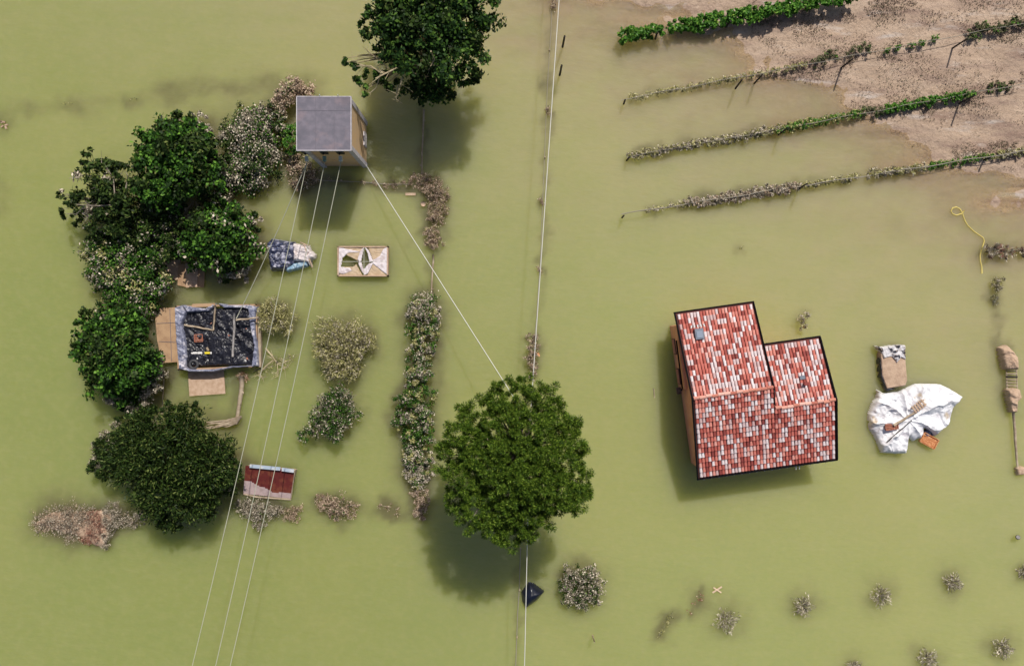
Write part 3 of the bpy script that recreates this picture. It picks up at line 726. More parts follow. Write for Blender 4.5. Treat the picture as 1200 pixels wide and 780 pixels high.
def siltline(u, v): return (v < (.46 - .30*np.clip((u-.12)/.5, 0, 1)**1.0 + .05*np.clip((u-.62)/.4, 0, 1) + .02*np.sin(u*17))).astype(int)
corr((285,578), (341,584), (345,551), (288,545), .16, 1.15, siltline, 'roof', [M['rust'], M['silt_sheet']])
fb = MB()
for a, b in (((292.5,545.5), (329,549)), ((330,549.5), (345,551.5))):
    p = P(*a, 1.2); q = P(*b, 1.2); ang = math.atan2(q[1]-p[1], q[0]-p[0]); fb.box(((p[0]+q[0])/2, (p[1]+q[1])/2+.0, 1.22), (math.hypot(q[0]-p[0], q[1]-p[1])-.05, .26, .06), ang)
fb.build('ridge_flashing', M['flashing'], tn)
sw = MB(); c4 = [P(286,577,.1), P(340,583,.1), P(344,552,1.05), P(289,546,1.05)]
sw.prism([p[:2] for p in c4], -1.2, [.08, .08, 1.05, 1.05]); sw.build('wall', M['wood_mud'], tn)
ed = MB(); ed.tube([P(285,578.5,.13), P(300,582,.12), P(341,585,.12)], .07, 6); ed.tube([P(341,584,.15), P(345.5,551,1.12)], .045, 5); ed.build('edge_roll', M['wood_mud'], tn)
murk_px(300, 588, 340, 590, 8, .5)

#---- mud covered wreck of a gate/rack at the right edge
wk = thing('log', 'upper mud caked slab of the broken row at the right edge', 'slab', P(1183, 420, 0))
h1 = MB(); heap_mesh(h1, [(1171,407),(1180,404),(1186,410),(1192,418),(1193,433),(1176,433),(1173,420)], .6, .05, .2, .2, 1.1, 81, dome=.25); h1.build('slab', M['mudcoat'], wk)
lad = thing('rack', 'short rack of pale rungs between two mud caked slabs', 'rack', P(1185, 445, 0))
for x_ in (1179, 1191):
    mb = MB(); mb.tube([P(x_, 431, .25), P(x_+1, 458, .25)], .05, 5); mb.build('rail', M['wood_mud'], lad)
for k in range(7):
    mb = MB(); mb.tube([P(1179, 434+3.5*k, .32), P(1192, 434.5+3.5*k, .32)], .05 if k != 2 else .07, 5); mb.build('rung', M['wood_mud'] if k != 2 else M['wood_black'], lad)
h1 = MB(); heap_mesh(h1, [(1178,456),(1188,454),(1195,456),(1197,466),(1191,472),(1192,483),(1184,483),(1181,470)], .55, .05, .15, .2, 1.2, 82, dome=.2)
tag(h1.build('slab', M['mudcoat']), 'lower mud caked slab of the broken row at the right edge', 'slab')
stick('pole', 'long muddy pole running down from the lower mud caked slab', (1187,483), (1193,549), .25, .2, .11, 'wood_mud')
h1 = MB(); heap_mesh(h1, [(1190,548),(1197,546),(1203,548),(1203,556),(1192,557)], .35, .05, .15, .06, 2, 83)
tag(h1.build('clod', M['mudcoat']), 'pale muddy clod at the foot of the long muddy pole', 'debris')
murk_px(1168, 375, 1168, 405, 7, .45); murk_px(1176, 410, 1182, 480, 9, .35); murk_px(1166, 360, 1167, 372, 6, .3)

# stump
st = thing('stump', 'short dark post with a pale sawn top near right edge', 'stump', P(1193, 629, 0))
mb = MB(); mb.tube([P(1192,630,-1), P(1193,629,.5)], .17, 9); mb.build('post', M['wood_black'], st, smooth=True)
mb = MB(); mb.tube([P(1193.3,629,.5), P(1193.3,629,.52)], .15, 9); mb.build('sawn_top', M['wood_grey'], st)

# hose
hs = [(1080+a/5.2, 230+b/5.2) for a, b in ((262,88),(240,108),(212,116),(188,108),(178,90),(190,71),(212,66),(232,76),(246,98),(254,122),(265,152),(282,180),(318,214),(350,236),(374,252),(381,272),(374,300),(362,335),(356,365),(358,395),(366,430),(368,470))]
mb = MB(); mb.tube([P(a, b, .06+.02*(i % 3)) for i, (a, b) in enumerate(hs)], .05, 6)
tag(mb.build('hose', mat('hose_yellow', (.62,.5,.14), .5), smooth=True), 'pale yellow hose with a loop floating on the water at right', 'hose')

#=================================================================== POLES, FENCES, CABLES
PT = P(621, 495, 5.2)
tpo = thing('utility_pole', 'weathered wooden cable pole hidden inside the crown of the pine', 'pole', (PT[0], PT[1], 0))
mb = MB(); mb.tube([(PT[0], PT[1], -1.3), (PT[0], PT[1], 5.3)], [.15, .1], 10); mb.build('pole', M['wood_grey'], tpo, smooth=True)
mb = MB(); mb.box((PT[0], PT[1], 5.1), (.3, .3, .12)); mb.build('clamp', M['steel_dark'], tpo)
def cable(label, a, b, sag, r, m, n=26, name='overhead_cable', group=None, tmax=1.0):
    pts = []
    for i in range(n):
        t = tmax*i/(n-1); pts.append(tuple(a[k]+(b[k]-a[k])*t - (4*sag*t*(1-t) if k == 2 else 0) for k in range(3)))
    mb = MB(); mb.tube(pts, r, 5); return tag(mb.build(name, M[m], smooth=True), label, 'cable', group)
cable('white cable running north from pine past the two black posts', PT, P(660, -70, 5.2), .0, .032, 'cable', tmax=2.2)
cable('white cable running south from the pine over the navy sack', PT, P(612.5, 880, 5.2), .0, .032, 'cable', tmax=2.2)
cable('white cable slanting from the ochre tower corner to the pine', (wx1+.12, wy0-.1, .9), PT, .2, .032, 'cable')
GC = 'thin cables from the tower insulators'
cable('leftmost of three long thin cables leaving the ochre tower southwards', INS[0], P(213, 830, 7.0), .5, .027, 'cable_thin', group=GC, n=50, tmax=1.7)
cable('middle of three long thin cables leaving the ochre tower southwards', INS[1], P(241, 830, 7.0), .5, .027, 'cable_thin', group=GC, n=50, tmax=1.7)
cable('rightmost of three long thin cables leaving the ochre tower southwards', INS[2], P(258, 830, 7.0), .5, .027, 'cable_thin', group=GC, n=50, tmax=1.7)
cable('short thin cable from the tower to the roofless shed', INS[0], P(277, 373, 1.4), .3, .03, 'cable_thin', group=GC)

def fence(label, pts_px, z, posts, r=.022, post_h=.25):
    t = thing('wire_fence', label, 'fence', P(*pts_px[0], 0)); mb = MB()
    mb.tube([P(a, b, z) for a, b in pts_px], r, 4); mb.build('wire', M['wire'], t)
    for (a, b) in posts:
        p = MB(); q = P(a, b); p.tube([(q[0], q[1], -1.2), (q[0]+random.uniform(-.05, .05), q[1], post_h+random.uniform(-.05, .1))], [.07, .06], 6); p.build('post', M['wood_mud'], t)
    return t
fence('nearly drowned wire fence beside the white cable north of the pine', [(648,-10),(646,30),(641.5,100),(639,160),(636,232),(633.5,300),(629,370),(626,400)], .1, [(647.5,8),(644,60),(641,128),(638.5,185),(635,237),(632.5,316),(629.5,370)])
fence('nearly drowned wire fence beside the white cable south of the pine', [(610,641),(608.5,690),(606.5,720),(604,790)], .12, [(610,642),(608.5,690),(605.5,745)], .03)
murk_px(648, -5, 641, 100, 4.5, .42); murk_px(641, 100, 634, 300, 4.5, .36); murk_px(634, 300, 628, 385, 4.5, .22); murk_px(610, 645, 604, 790, 3.5, .3)  # dark reflection of the fences painted into the water colour as streaks
fence('drowned garden fence wire crossing below the ochre tower', [(352,209),(385,212),(420,213),(455,216),(480,216)], .12, [(372,211),(400,212),(428,214),(452,216)], .03)
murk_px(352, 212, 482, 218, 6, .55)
stick('pole', 'knotty pole lying in the water directly below the north tree', (496.5,128), (494,206), .12, .1, .07, 'wood_mud', knots=6)
stick('pole', 'muddy pole in the water above the long hedge', (508,298), (505,347), .1, .08, .075, 'wood_mud', knots=3)
murk_px(496, 130, 495, 205, 5, .35); murk_px(507, 295, 505, 350, 5, .35)
stick('pole', 'thin bent pale stick in the water left of brown panel', (192,440), (190,486), .1, .1, .05, 'wood_mud')
for (a, b, lb_) in ((659,55.5,'upper of two black posts standing beside the white cable'), (655.7,88.5,'lower of two black posts standing beside the white cable')):
    q = P(a, b); mb = MB(); mb.tube([(q[0], q[1], -1.2), (q[0]+.03, q[1]+.05, 2.1)], [.09, .08], 7); tag(mb.build('post', M['wood_black'], smooth=True), lb_, 'post')
stick('driftwood', 'thick pale driftwood trunk standing out below the shed corner', (284,440), (278,493), .35, .15, .2, 'wood_mud', 'driftwood', knots=5)
dw = MB()
for k in range(9):
    a = P(283-k*.6, 488+k, .3); b = P(240+random.uniform(-6, 10)+k, 497+random.uniform(-5, 6), .15); dw.tube([a, ((a[0]+b[0])/2, (a[1]+b[1])/2+random.uniform(-.2, .2), .35), b], [.09, .06, .03], 5)
tag(dw.build('driftwood', M['wood_mud'], smooth=True), 'bundle of broken driftwood branches beside the large dark tree', 'driftwood')
murk_px(240, 500, 278, 495, 8, .4); murk_px(283, 440, 279, 490, 7, .4)
cr_ = thing('stick', 'two crossed pale sticks beside the lower weed bed', 'sticks', P(840, 691, 0))
for a, b in (((835,694),(846,687)), ((836,688),(845,694))):
    mb = MB(); mb.tube([P(*a, .1), P(*b, .16)], .07, 5); mb.build('stick', mat('pale_wood', (.62,.46,.33), .8), cr_)
single_board('pale plank floating inside the corner of the fence debris', [(475,226),(487,226),(487,229),(475,229)], .1, 'mudcoat', .06, name='plank', cat='plank')
mb = MB(); mb.tube([P(496,239,-.2), P(496,239,.25)], .2, 10); tag(mb.build('bucket', M['mudcoat'], smooth=True), 'round muddy bucket in the corner of the fence debris', 'bucket')
mb = MB(); mb.box(P(630,415,.4), (.28, .18, .12), .3); mb.box(P(631.5,415.5,.45), (.1, .3, .05), .3); tag(mb.build('rag', M['orange']), 'tiny orange scrap caught in brush on the fence north of pine', 'scrap')
q = P(694.5,744); mb = MB(); mb.tube([(q[0], q[1], -.6), (q[0], q[1], 1.3)], [.06, .05], 6); tag(mb.build('stake', M['wood_mud'], smooth=True), 'small dark stake standing below the silvery shrub near pine', 'stake')
stick('stick', 'small pale stake near the left of the house', (766,455), (767,466), .05, .05, .05, 'wood_mud', 'stick')
mb = MB(); q = P(3,146,.1)
for k in range(6): mb.box((q[0]+random.uniform(-.2, .35), q[1]+random.uniform(-.25, .25), .08), (.22, .12, .1), random.uniform(0, 3))
tag(mb.build('debris', M['mudcoat']), 'pale clods breaking the surface at the left edge', 'debris'); murk_px(-4, 140, 3, 148, 11, .4)

#=================================================================== TREES AND SHRUBS
# pine
def pine():
    rng = np.random.default_rng(77); t = thing('pine_tree', 'large round crowned pine standing in water in the middle foreground', 'tree', P(605, 512, 0))
    bx, by = P(605, 512)[:2]; B = []; tips = []
    blobs = [(605,465,26),(580,470,16),(638,470,24),(655,500,26),(668,520,20),(560,490,26),(545,515,26),(530,530,18),(590,505,34),(625,510,32),(650,540,30),(675,560,20),(570,540,32),(600,545,38),(635,565,34),(660,585,24),(545,565,26),(537,585,16),(560,600,26),(590,600,34),(620,605,28),(680,575,14),(605,575,34),(645,595,16),(600,625,20),(575,620,16),(683,530,12),(522,545,11)]
    for (px, py, rp) in blobs:
        rel = math.hypot(px-605, py-542)/92; z = 10.4 - 2.6*rel**1.7 + rng.uniform(-.6, .5); r = rp/15*(H-z)/H*1.02
        x, y, _ = P(px, py, z); B.append((x, y, z-r*.5, r, r*.85)); tips.append((x, y, z-r*.4, r, r*.4))
    mb = MB(); leafy(mb, rng, B, 3900, .19, .045, mode='puff', rgh=.28, zmin=1.0, silt_p=.015)
    mb.build('crown', [M['needle'], M['leaf_silt_pink'], M['needle']], t)
    tk = MB(); tk.tube([(bx, by, -1.3), (bx, by, 0), (bx+.1, by, 2.5), (bx+.1, by, 7), (bx+.2, by-.2, 9.4)], [.42, .36, .3, .2, .08], 9); tk.build('trunk', M['bark'], t, smooth=True)
    lb = MB(); stems(lb, rng, (bx+.1, by, 5.5), tips, .1, 3, bend=.1, reach=.9); lb.build('limbs', M['bark_grey'], t, smooth=True)
pine()

# north tree
plant('broadleaf_tree', 'big dark green tree with bare yellow branches at the top edge', 'tree',
      [(480,12,42,1),(525,8,44,1),(505,50,44,.95),(535,62,34,.85),(455,25,26,.85),(470,60,26,.8),(495,98,24,.6),(510,90,26,.65),(428,98,12,.7),(441,88,10,.72),(405,72,6,.7),(418,74,8,.7),(455,92,13,.7),(565,5,18,.85),(568,30,8,.8),(545,90,16,.6),(500,-35,60,1),(430,15,12,.85),(424,35,9,.8),(460,-20,30,.9)],
      8.5, 'leaf_north', tree=True, bark='bark_pale', base_px=(507,75), dens=560, L=.30, W=.18, trunk_r=.3, limb=3, limb_r=.085, murk=0, rgh=.5, limb_reach=1.15, flat=.6, third='leaf_dark', third_p=.25,
      bare=[(490,78,6.5,440,92,6.4,.11),(450,88,6.4,412,78,5.8,.06),(452,86,6.4,405,72,5.6,.06),(445,90,6.4,430,112,5.4,.05),(475,80,6.6,466,112,6.0,.07),(466,100,6.2,472,122,5.4,.05),(480,70,6.9,500,92,6.6,.06),(505,60,8.6,502,82,7.2,.06),(455,80,6.5,425,55,6.3,.05)])
# left grove
plant('broadleaf_tree', 'sparse dark tree with bare twigs at the left end of the grove', 'tree',
      [(112,205,20,1),(128,225,24,1),(95,238,16,.8),(130,250,28,.95),(76,247,8,.7),(70,228,6,.7),(92,262,8,.6),(103,185,10,.9),(137,200,14,.9),(150,225,18,1),(82,236,7,.7)],
      3.8, 'leaf_dark', tree=True, base_px=(135,240), dens=520, L=.34, W=.16, silt_z=.4, silt_p=.04, limb=4, limb_r=.05, murk=.3, bark='bark_grey', limb_reach=1.15, third='leaf_silt', third_p=.03,
      bare=[(140,240,3.0,92,240,3.2,.07),(130,238,3.3,105,205,3.4,.06),(135,235,3.3,118,190,3.3,.05),(145,235,3.4,150,205,3.4,.05),(100,240,3.2,76,250,2.8,.04),(110,250,3.0,98,262,2.6,.04)])
plant('broadleaf_tree', 'bright green leafy tree in the top middle of the grove', 'tree',
      [(205,168,34,1),(182,180,28,.95),(225,190,36,1),(172,160,10,.9),(195,210,36,1),(180,215,24,.8),(215,150,22,.9),(240,165,16,.8),(168,188,12,.8)],
      4.8, 'leaf_green', tree=True, base_px=(215,205), dens=640, L=.30, W=.19, silt_z=.7, silt_p=.03, third='leaf_dark', third_p=.28)
plant('silted_shrub', 'wide shrub coated with pale silt between grove and ochre tower', 'shrub',
      [(290,148,26),(300,170,28),(275,165,22),(315,135,18),(285,200,28),(262,205,20),(305,195,20),(325,150,14)], 2.3, 'leaf_green', silt_p=.55, dens=1100, L=.21, W=.12, third='leaf_dark', third_p=.28)
plant('silted_shrub', 'dusty pink shrub with green tips touching tower roof corner', 'shrub',
      [(350,103,16),(335,112,16),(360,112,10),(325,125,14)], 1.8, 'leaf_green', silt='leaf_silt_pink', silt_p=.78, dens=1100, L=.18, W=.09)
plant('shrub', 'green shrub against the left wall of the ochre tower', 'shrub', [(343,152,10,1),(339,166,9,1),(342,175,7,.7)], 1.9, 'leaf_vine', silt_p=.1, dens=1300, L=.2, W=.12)
plant('silted_shrub', 'brown silted shrub below the left corner of the ochre tower', 'shrub',
      [(352,200,17),(342,188,11),(360,208,13),(350,215,10)], .9, 'weed', silt='leaf_silt_pink', silt_p=.6, dens=1100, L=.17, W=.08, murk=.6)
plant('broadleaf_tree', 'rounded green tree with pale silted lower edge above floating boards', 'tree',
      [(245,270,30,1),(268,262,22,.9),(280,285,24,.8),(235,290,26,.9),(262,295,28,.9),(275,312,18,.5),(292,278,12,.6),(300,262,9,.4),(302,292,10,.4),(285,322,9,.3),(255,245,18,.6),(285,255,14,.5),(265,322,10,.35),(215,290,16,.5)],
      3.6, 'leaf_green', tree=True, base_px=(262,285), dens=640, L=.30, W=.19, silt_z=1.5, silt_p=.16, third='leaf_dark', third_p=.25)
plant('silted_shrub', 'mottled yellow green shrub mass at the grove’s left side', 'shrub',
      [(120,295,24),(140,315,30),(118,322,18),(160,335,28),(150,290,26),(165,355,22),(185,330,18),(140,345,22),(180,300,20),(178,270,22,.9),(200,260,18,.8)], 2.4, 'leaf_green', silt_p=.33, third='leaf_olive', third_p=.10, dens=1000, L=.21, W=.10)
plant('broadleaf_tree', 'dense green tree left of the tall brown panel', 'tree',
      [(130,400,38,1),(150,385,26,.95),(112,405,28,.9),(150,425,34,1),(125,435,28,.8),(170,425,20,.7),(105,375,16,.8),(98,408,12,.6),(140,458,20,.55),(165,450,18,.5),(110,370,12,.7),(150,470,10,.3),(178,435,12,.4)],
      4.4, 'leaf_green', tree=True, base_px=(150,410), dens=640, L=.30, W=.19, silt_z=.9, silt_p=.06, third='leaf_dark', third_p=.28)
plant('broadleaf_tree', 'large very dark spiky leaved tree at the lower left', 'tree',
      [(190,540,40,1),(165,520,30,.9),(215,505,26,.9),(235,545,34,.95),(225,580,28,.85),(185,580,28,.9),(150,545,26,.8),(205,485,14,.8),(255,525,18,.6),(262,560,16,.6),(135,540,16,.6),(125,555,10,.5),(165,495,16,.8),(195,608,14,.6),(120,525,14,.4),(140,510,12,.4),(250,585,14,.6),(178,520,14,1.1),(182,482,9,.7),(226,480,9,.7),(143,494,9,.6),(274,546,10,.5),(208,614,8,.5),(240,602,10,.5),(110,548,9,.4),(270,575,8,.45)],
      4.8, 'leaf_dark', tree=True, base_px=(205,540), dens=1050, L=.30, W=.10, silt_z=.9, silt_p=.01, mode='twig', murk=.3)
plant('silted_shrub', 'flat silted brush bank left of the large dark tree', 'brush', [(50,612,14,.7),(68,608,17),(85,606,16),(82,622,13),(100,606,14)], .55, 'leaf_silt', silt='leaf_silt_pink', silt_p=.45, dens=1500, L=.15, W=.05, mode='twig', murk=.6, murk_r=1.45)
plant('silted_shrub', 'reddish brown brush strip at the end of the flat bank', 'brush', [(109,604,10),(112,620,10),(110,633,9),(118,612,9),(100,630,7)], .7, 'leaf_rust', silt='leaf_silt_pink', silt_p=.30, dens=1300, L=.13, W=.05, mode='twig', murk=.6)
plant('silted_shrub', 'pale grey brush wedge right of the reddish strip', 'brush', [(130,598,10),(129,611,10),(125,628,7),(123,640,5),(142,607,11),(156,611,9,.7),(166,606,7)], .8, 'leaf_silt', silt='leaf_silt_pink', silt_p=.2, dens=1500, L=.16, W=.05, mode='twig', murk=.6)
plant('shrub', 'dark twiggy undergrowth in the middle of the grove', 'shrub',
      [(150,265,22),(165,240,20),(185,245,20),(200,255,16),(120,265,18),(140,280,16),(205,235,14),(240,225,14),(250,232,10),(240,195,18),(255,185,14),(235,245,12),(175,275,18),(205,285,14),(190,300,14),(150,365,14),(165,375,12),(120,355,12),(110,280,10),(135,365,12)], 2.8, 'leaf_dark', silt_p=.12, dens=620, L=.26, W=.13, silt_z=.3, limb=3, limb_r=.05)
plant('silted_shrub', 'pale silted fringe beneath the bright green grove tree', 'shrub',
      [(235,262,8),(225,255,8),(205,268,9),(192,280,9),(215,250,8),(232,140,9),(240,152,8)], 1.7, 'leaf_green', silt_p=.8, dens=1200, L=.19, W=.1)
plant('silted_shrub', 'silted branches hanging at lower right of the dense green tree', 'shrub',
      [(184,437,10),(180,452,11),(168,465,11),(187,422,8),(152,476,10),(128,472,8)], 2.2, 'leaf_green', silt_p=.7, dens=1100, L=.19, W=.09)
plant('silted_shrub', 'pale silted twigs on the left flank of the large dark tree', 'shrub',
      [(117,525,9),(113,540,9),(124,512,8),(118,552,7),(136,498,6)], 1.5, 'leaf_dark', silt_p=.75, dens=1200, L=.24, W=.07, mode='twig')
plant('silted_shrub', 'pale silted twigs on the right flank of the large dark tree', 'shrub',
      [(260,536,9),(270,545,9),(252,525,7),(276,556,7),(266,570,6)], 1.6, 'leaf_dark', silt_p=.75, dens=1100, L=.24, W=.07, mode='twig')
mb_ = MB(); heap_mesh(mb_, [(38,614),(60,600),(90,600),(118,598),(134,603),(128,620),(124,640),(112,640),(96,630),(66,622)], .14, .08, .6, .05, 1.3, 91)
tag(mb_.build('mud_bank', M['mudcoat'], smooth=True), kind='structure', label=None, cat=None)
# dry bushes in the yard
plant('dry_bush', 'olive brown dry bush touching the right side of roofless shed', 'bush', [(318,362,15),(330,372,15),(318,380,14),(335,385,10),(308,370,10)], 1.5, 'leaf_olive', silt_p=.3, dens=1050, L=.24, W=.05, mode='twig', limb=4, limb_r=.05, rgh=.6)
plant('dry_bush', 'round dry olive bush standing alone in the yard water', 'bush', [(392,392,22),(412,396,22),(425,402,15),(400,418,24),(382,412,15),(410,436,14),(388,432,12),(376,400,9)], 1.9, 'leaf_olive', silt_p=.35, dens=850, L=.26, W=.055, mode='twig', limb=5, limb_r=.05, rgh=.55)
plant('silted_shrub', 'green and silver shrub leaning left below the round dry bush', 'shrub', [(400,466,15),(385,472,14),(405,485,15),(390,492,15),(375,485,12),(370,503,11),(358,511,9,.7),(393,508,11)], 2.0, 'leaf_green', silt_p=.42, dens=1100, L=.22, W=.08, mode='twig')
db = MB(); rr = np.random.default_rng(19); bq = P(311, 408, .3)
for (a0, b0, a, b, r0) in ((311,408,325,426,.09),(325,426,341,421,.05),(325,426,336,431,.04),(320,422,303,440,.06),(311,432,298,434,.04),(325,426,326,441,.04),(303,440,308,443,.03)):
    bq = P(a0, b0, .3); mid = P((a0+a)/2+random.uniform(-1.5, 1.5), (b0+b)/2+random.uniform(-1.5, 1.5), .35); e2 = P(a, b, .25); db.tube([bq, mid, e2], [r0, r0*.8, r0*.4], 5)
    for k in range(10):
        q = np.array(mid)+(np.array(e2)-np.array(mid))*rr.random(); d_ = rr.normal(size=3)*.35; d_[2] = abs(d_[2])*.3
        db.tube([tuple(q), tuple(q+d_)], [.025, .012], 3)
dbr = tag(db.build('dead_branch', M['bark_pale']), 'bare forked dead branch floating below the olive bush', 'branch')
plant('dry_bush', 'thin dry tuft caught on the forked dead branch', 'bush', [(327,424,8),(339,420,6),(302,434,6),(315,432,5)], .5, 'leaf_olive', silt_p=.4, dens=450, L=.2, W=.04, mode='twig', murk=.25)
# hedge
HG = 'shrubs of the long hedge'
hedge = [([(497,358,17),(505,368,12),(487,366,12)], 1.5, .82, 'silver topmost shrub of the long hedge'),
 ([(488,385,13),(503,387,12),(492,398,11)], 1.5, .55, 'second shrub of long hedge from the top, half green'),
 ([(486,415,12),(500,410,12),(494,425,12)], 1.5, .68, 'third shrub of the long hedge from the top'),
 ([(489,440,13),(502,441,10),(480,448,9)], 1.6, .60, 'fourth shrub of the long hedge, beside left of pine'),
 ([(480,465,13),(496,463,14),(470,470,9)], 1.7, .38, 'greenest shrub in the middle of the long hedge'),
 ([(474,490,14),(492,485,15),(465,495,8),(500,498,10)], 1.6, .62, 'widest shrub of the long hedge, bulging to the left'),
 ([(480,513,13),(496,511,13)], 1.6, .42, 'green shrub just below the widest part of hedge'),
 ([(484,537,15),(498,535,11),(480,525,9)], 1.4, .72, 'grey green shrub third from the bottom of the long hedge'),
 ([(484,556,12),(497,554,12),(490,566,11)], 1.1, .85, 'silted shrub second from the bottom of the long hedge')]
for bl, h_, sp, lb_ in hedge:
    plant('hedge_shrub', lb_, 'shrub', bl, h_, 'leaf_green', silt_p=sp*.72, third='leaf_olive', third_p=.14, dens=1350, L=.19, W=.085, group=HG, murk=.5, murk_r=1.25)
plant('hedge_shrub', 'pinkish brown bottommost shrub of the long hedge', 'shrub', [(491,580,11),(495,592,10),(491,603,9)], .8, 'leaf_olive', silt='leaf_silt_pink', silt_p=.85, dens=1400, L=.16, W=.06, group=HG, murk=.6)
# bottom row brush
plant('silted_shrub', 'pale silted shrub directly below the rust red roof', 'shrub', [(285,592,9),(295,598,12),(306,594,11),(304,612,9),(322,598,10)], .9, 'leaf_green', silt_p=.82, dens=1500, L=.19, W=.06, mode='twig', murk=.6)
plant('silted_shrub', 'small brown brush right of the shrub below red roof', 'brush', [(338,600,9),(348,597,7),(345,607,7)], .6, 'leaf_olive', silt='leaf_silt_pink', silt_p=.8, dens=1400, L=.16, W=.05, mode='twig', murk=.6)
plant('silted_shrub', 'brown and green brush clump between red roof and hedge', 'brush', [(375,585,9),(385,592,12),(398,592,12),(410,597,10),(393,602,8)], .8, 'leaf_green', silt='leaf_silt_pink', silt_p=.78, dens=1400, L=.17, W=.06, mode='twig', murk=.6, murk_r=1.3)
plant('silted_shrub', 'thin line of drowned twigs left of the hedge foot', 'brush', [(455,593,6),(464,598,5),(446,592,4)], .25, 'leaf_silt_pink', silt='leaf_silt', silt_p=.3, dens=900, L=.14, W=.05, mode='twig', murk=.55, murk_r=2.0)
murk_px(440, 598, 485, 603, 9, .35)
# fence debris
plant('silted_shrub', 'tangled brown brush at the corner of the garden fence', 'brush', [(485,212,8),(497,213,10),(510,218,11),(517,228,10),(505,225,9)], .8, 'weed', silt='leaf_silt_pink', silt_p=.8, dens=1500, L=.18, W=.05, mode='twig', murk=.6)
plant('silted_shrub', 'second brown brush clump down from garden fence corner', 'brush', [(510,242,11),(518,246,8),(506,254,8),(512,258,9)], .8, 'leaf_olive', silt='leaf_silt_pink', silt_p=.75, dens=1500, L=.18, W=.05, mode='twig', murk=.6)
plant('silted_shrub', 'third and lowest brown brush clump below fence corner', 'brush', [(509,274,9),(513,284,8),(506,287,7),(503,275,6)], .7, 'leaf_olive', silt='leaf_silt_pink', silt_p=.75, dens=1500, L=.18, W=.05, mode='twig', murk=.6)
plant('silted_shrub', 'thin brush caught on the garden fence wire under tower', 'brush', [(440,215,4),(452,216,4),(462,216,5),(472,215,5),(425,214,3),(385,211,3)], .3, 'leaf_silt_pink', silt='leaf_silt_pink', silt_p=.8, dens=1500, L=.13, W=.05, mode='twig', murk=.3)
plant('silted_shrub', 'root tangle at the top end of driftwood trunk', 'roots', [(284,440,6),(288,444,4)], .5, 'leaf_rust', silt='leaf_silt_pink', silt_p=.6, dens=1200, L=.18, W=.04, mode='twig', murk=.3)
plant('silted_shrub', 'long brown brush clump on the fence just north of pine', 'brush', [(624,397,7),(626,408,7),(622,418,7),(625,428,6),(623,439,6)], .9, 'leaf_silt_pink', silt='leaf_silt', silt_p=.3, dens=1700, L=.17, W=.06, mode='twig', murk=.5)
for (a, b, lb_) in ((648,7,'small brush tuft on the fence at the top edge'), (641.5,130,'small brush tuft on the fence level with tower roof'), (634.5,236,'small brush tuft on fence level with fence corner debris'), (632,316,'small brush tuft on fence level with the cold frame')):
    plant('brush_tuft', lb_, 'tuft', [(a,b-2,3.6 if b < 100 else 2.6),(a+1,b+2,3)], .4, 'leaf_silt_pink', silt='leaf_silt', silt_p=.3, dens=2200, L=.13, W=.06, mode='twig', murk=.3)
plant('silted_shrub', 'grey green ring shaped shrub right of the navy sack', 'shrub', [(664,682,11),(672,672,11),(688,673,12),(697,685,11),(697,699,10),(683,705,11),(667,702,10),(660,692,8),(680,690,10,.6)], 1.5, 'leaf_green', silt='leaf_silt', silt_p=.66, third='leaf_dark', third_p=.15, dens=1200, L=.2, W=.08, mode='twig', murk=.4, murk_r=1.25)
plant('small_plant', 'small pale plant above the right wing of the house', 'plant', [(938,376,6),(945,369,5),(942,382,5)], 1.0, 'leaf_silt', silt='leaf_olive', silt_p=.4, dens=1100, L=.15, W=.08, murk=.25)
plant('silted_shrub', 'spiky silted shrub touching the end of yellow hose', 'shrub', [(1158,296,8),(1168,294,9),(1179,294,8),(1187,296,4)], .8, 'leaf_silt', silt='leaf_rust', silt_p=.35, dens=900, L=.28, W=.06, mode='twig', murk=.5, murk_r=1.4, rgh=.7)
plant('silted_shrub', 'silted twig clump cut by the right edge beside hose', 'shrub', [(1196,291,6),(1203,294,8)], .7, 'leaf_silt', silt='leaf_rust', silt_p=.35, dens=1000, L=.24, W=.06, mode='twig', murk=.5)
plant('brush_tuft', 'pale tuft below the spiky silted shrub near hose', 'tuft', [(1168,330,6),(1170,338,5),(1176,328,3)], .6, 'leaf_silt', silt='leaf_olive', silt_p=.4, dens=1500, L=.16, W=.07, mode='twig', murk=.4)
plant('brush_tuft', 'dark grey tuft, lower of the two near hose', 'tuft', [(1165,350,5),(1167,354,4)], .5, 'leaf_grey', silt='weed', silt_p=.5, dens=1500, L=.14, W=.05, mode='twig', murk=.5, murk_r=1.5)
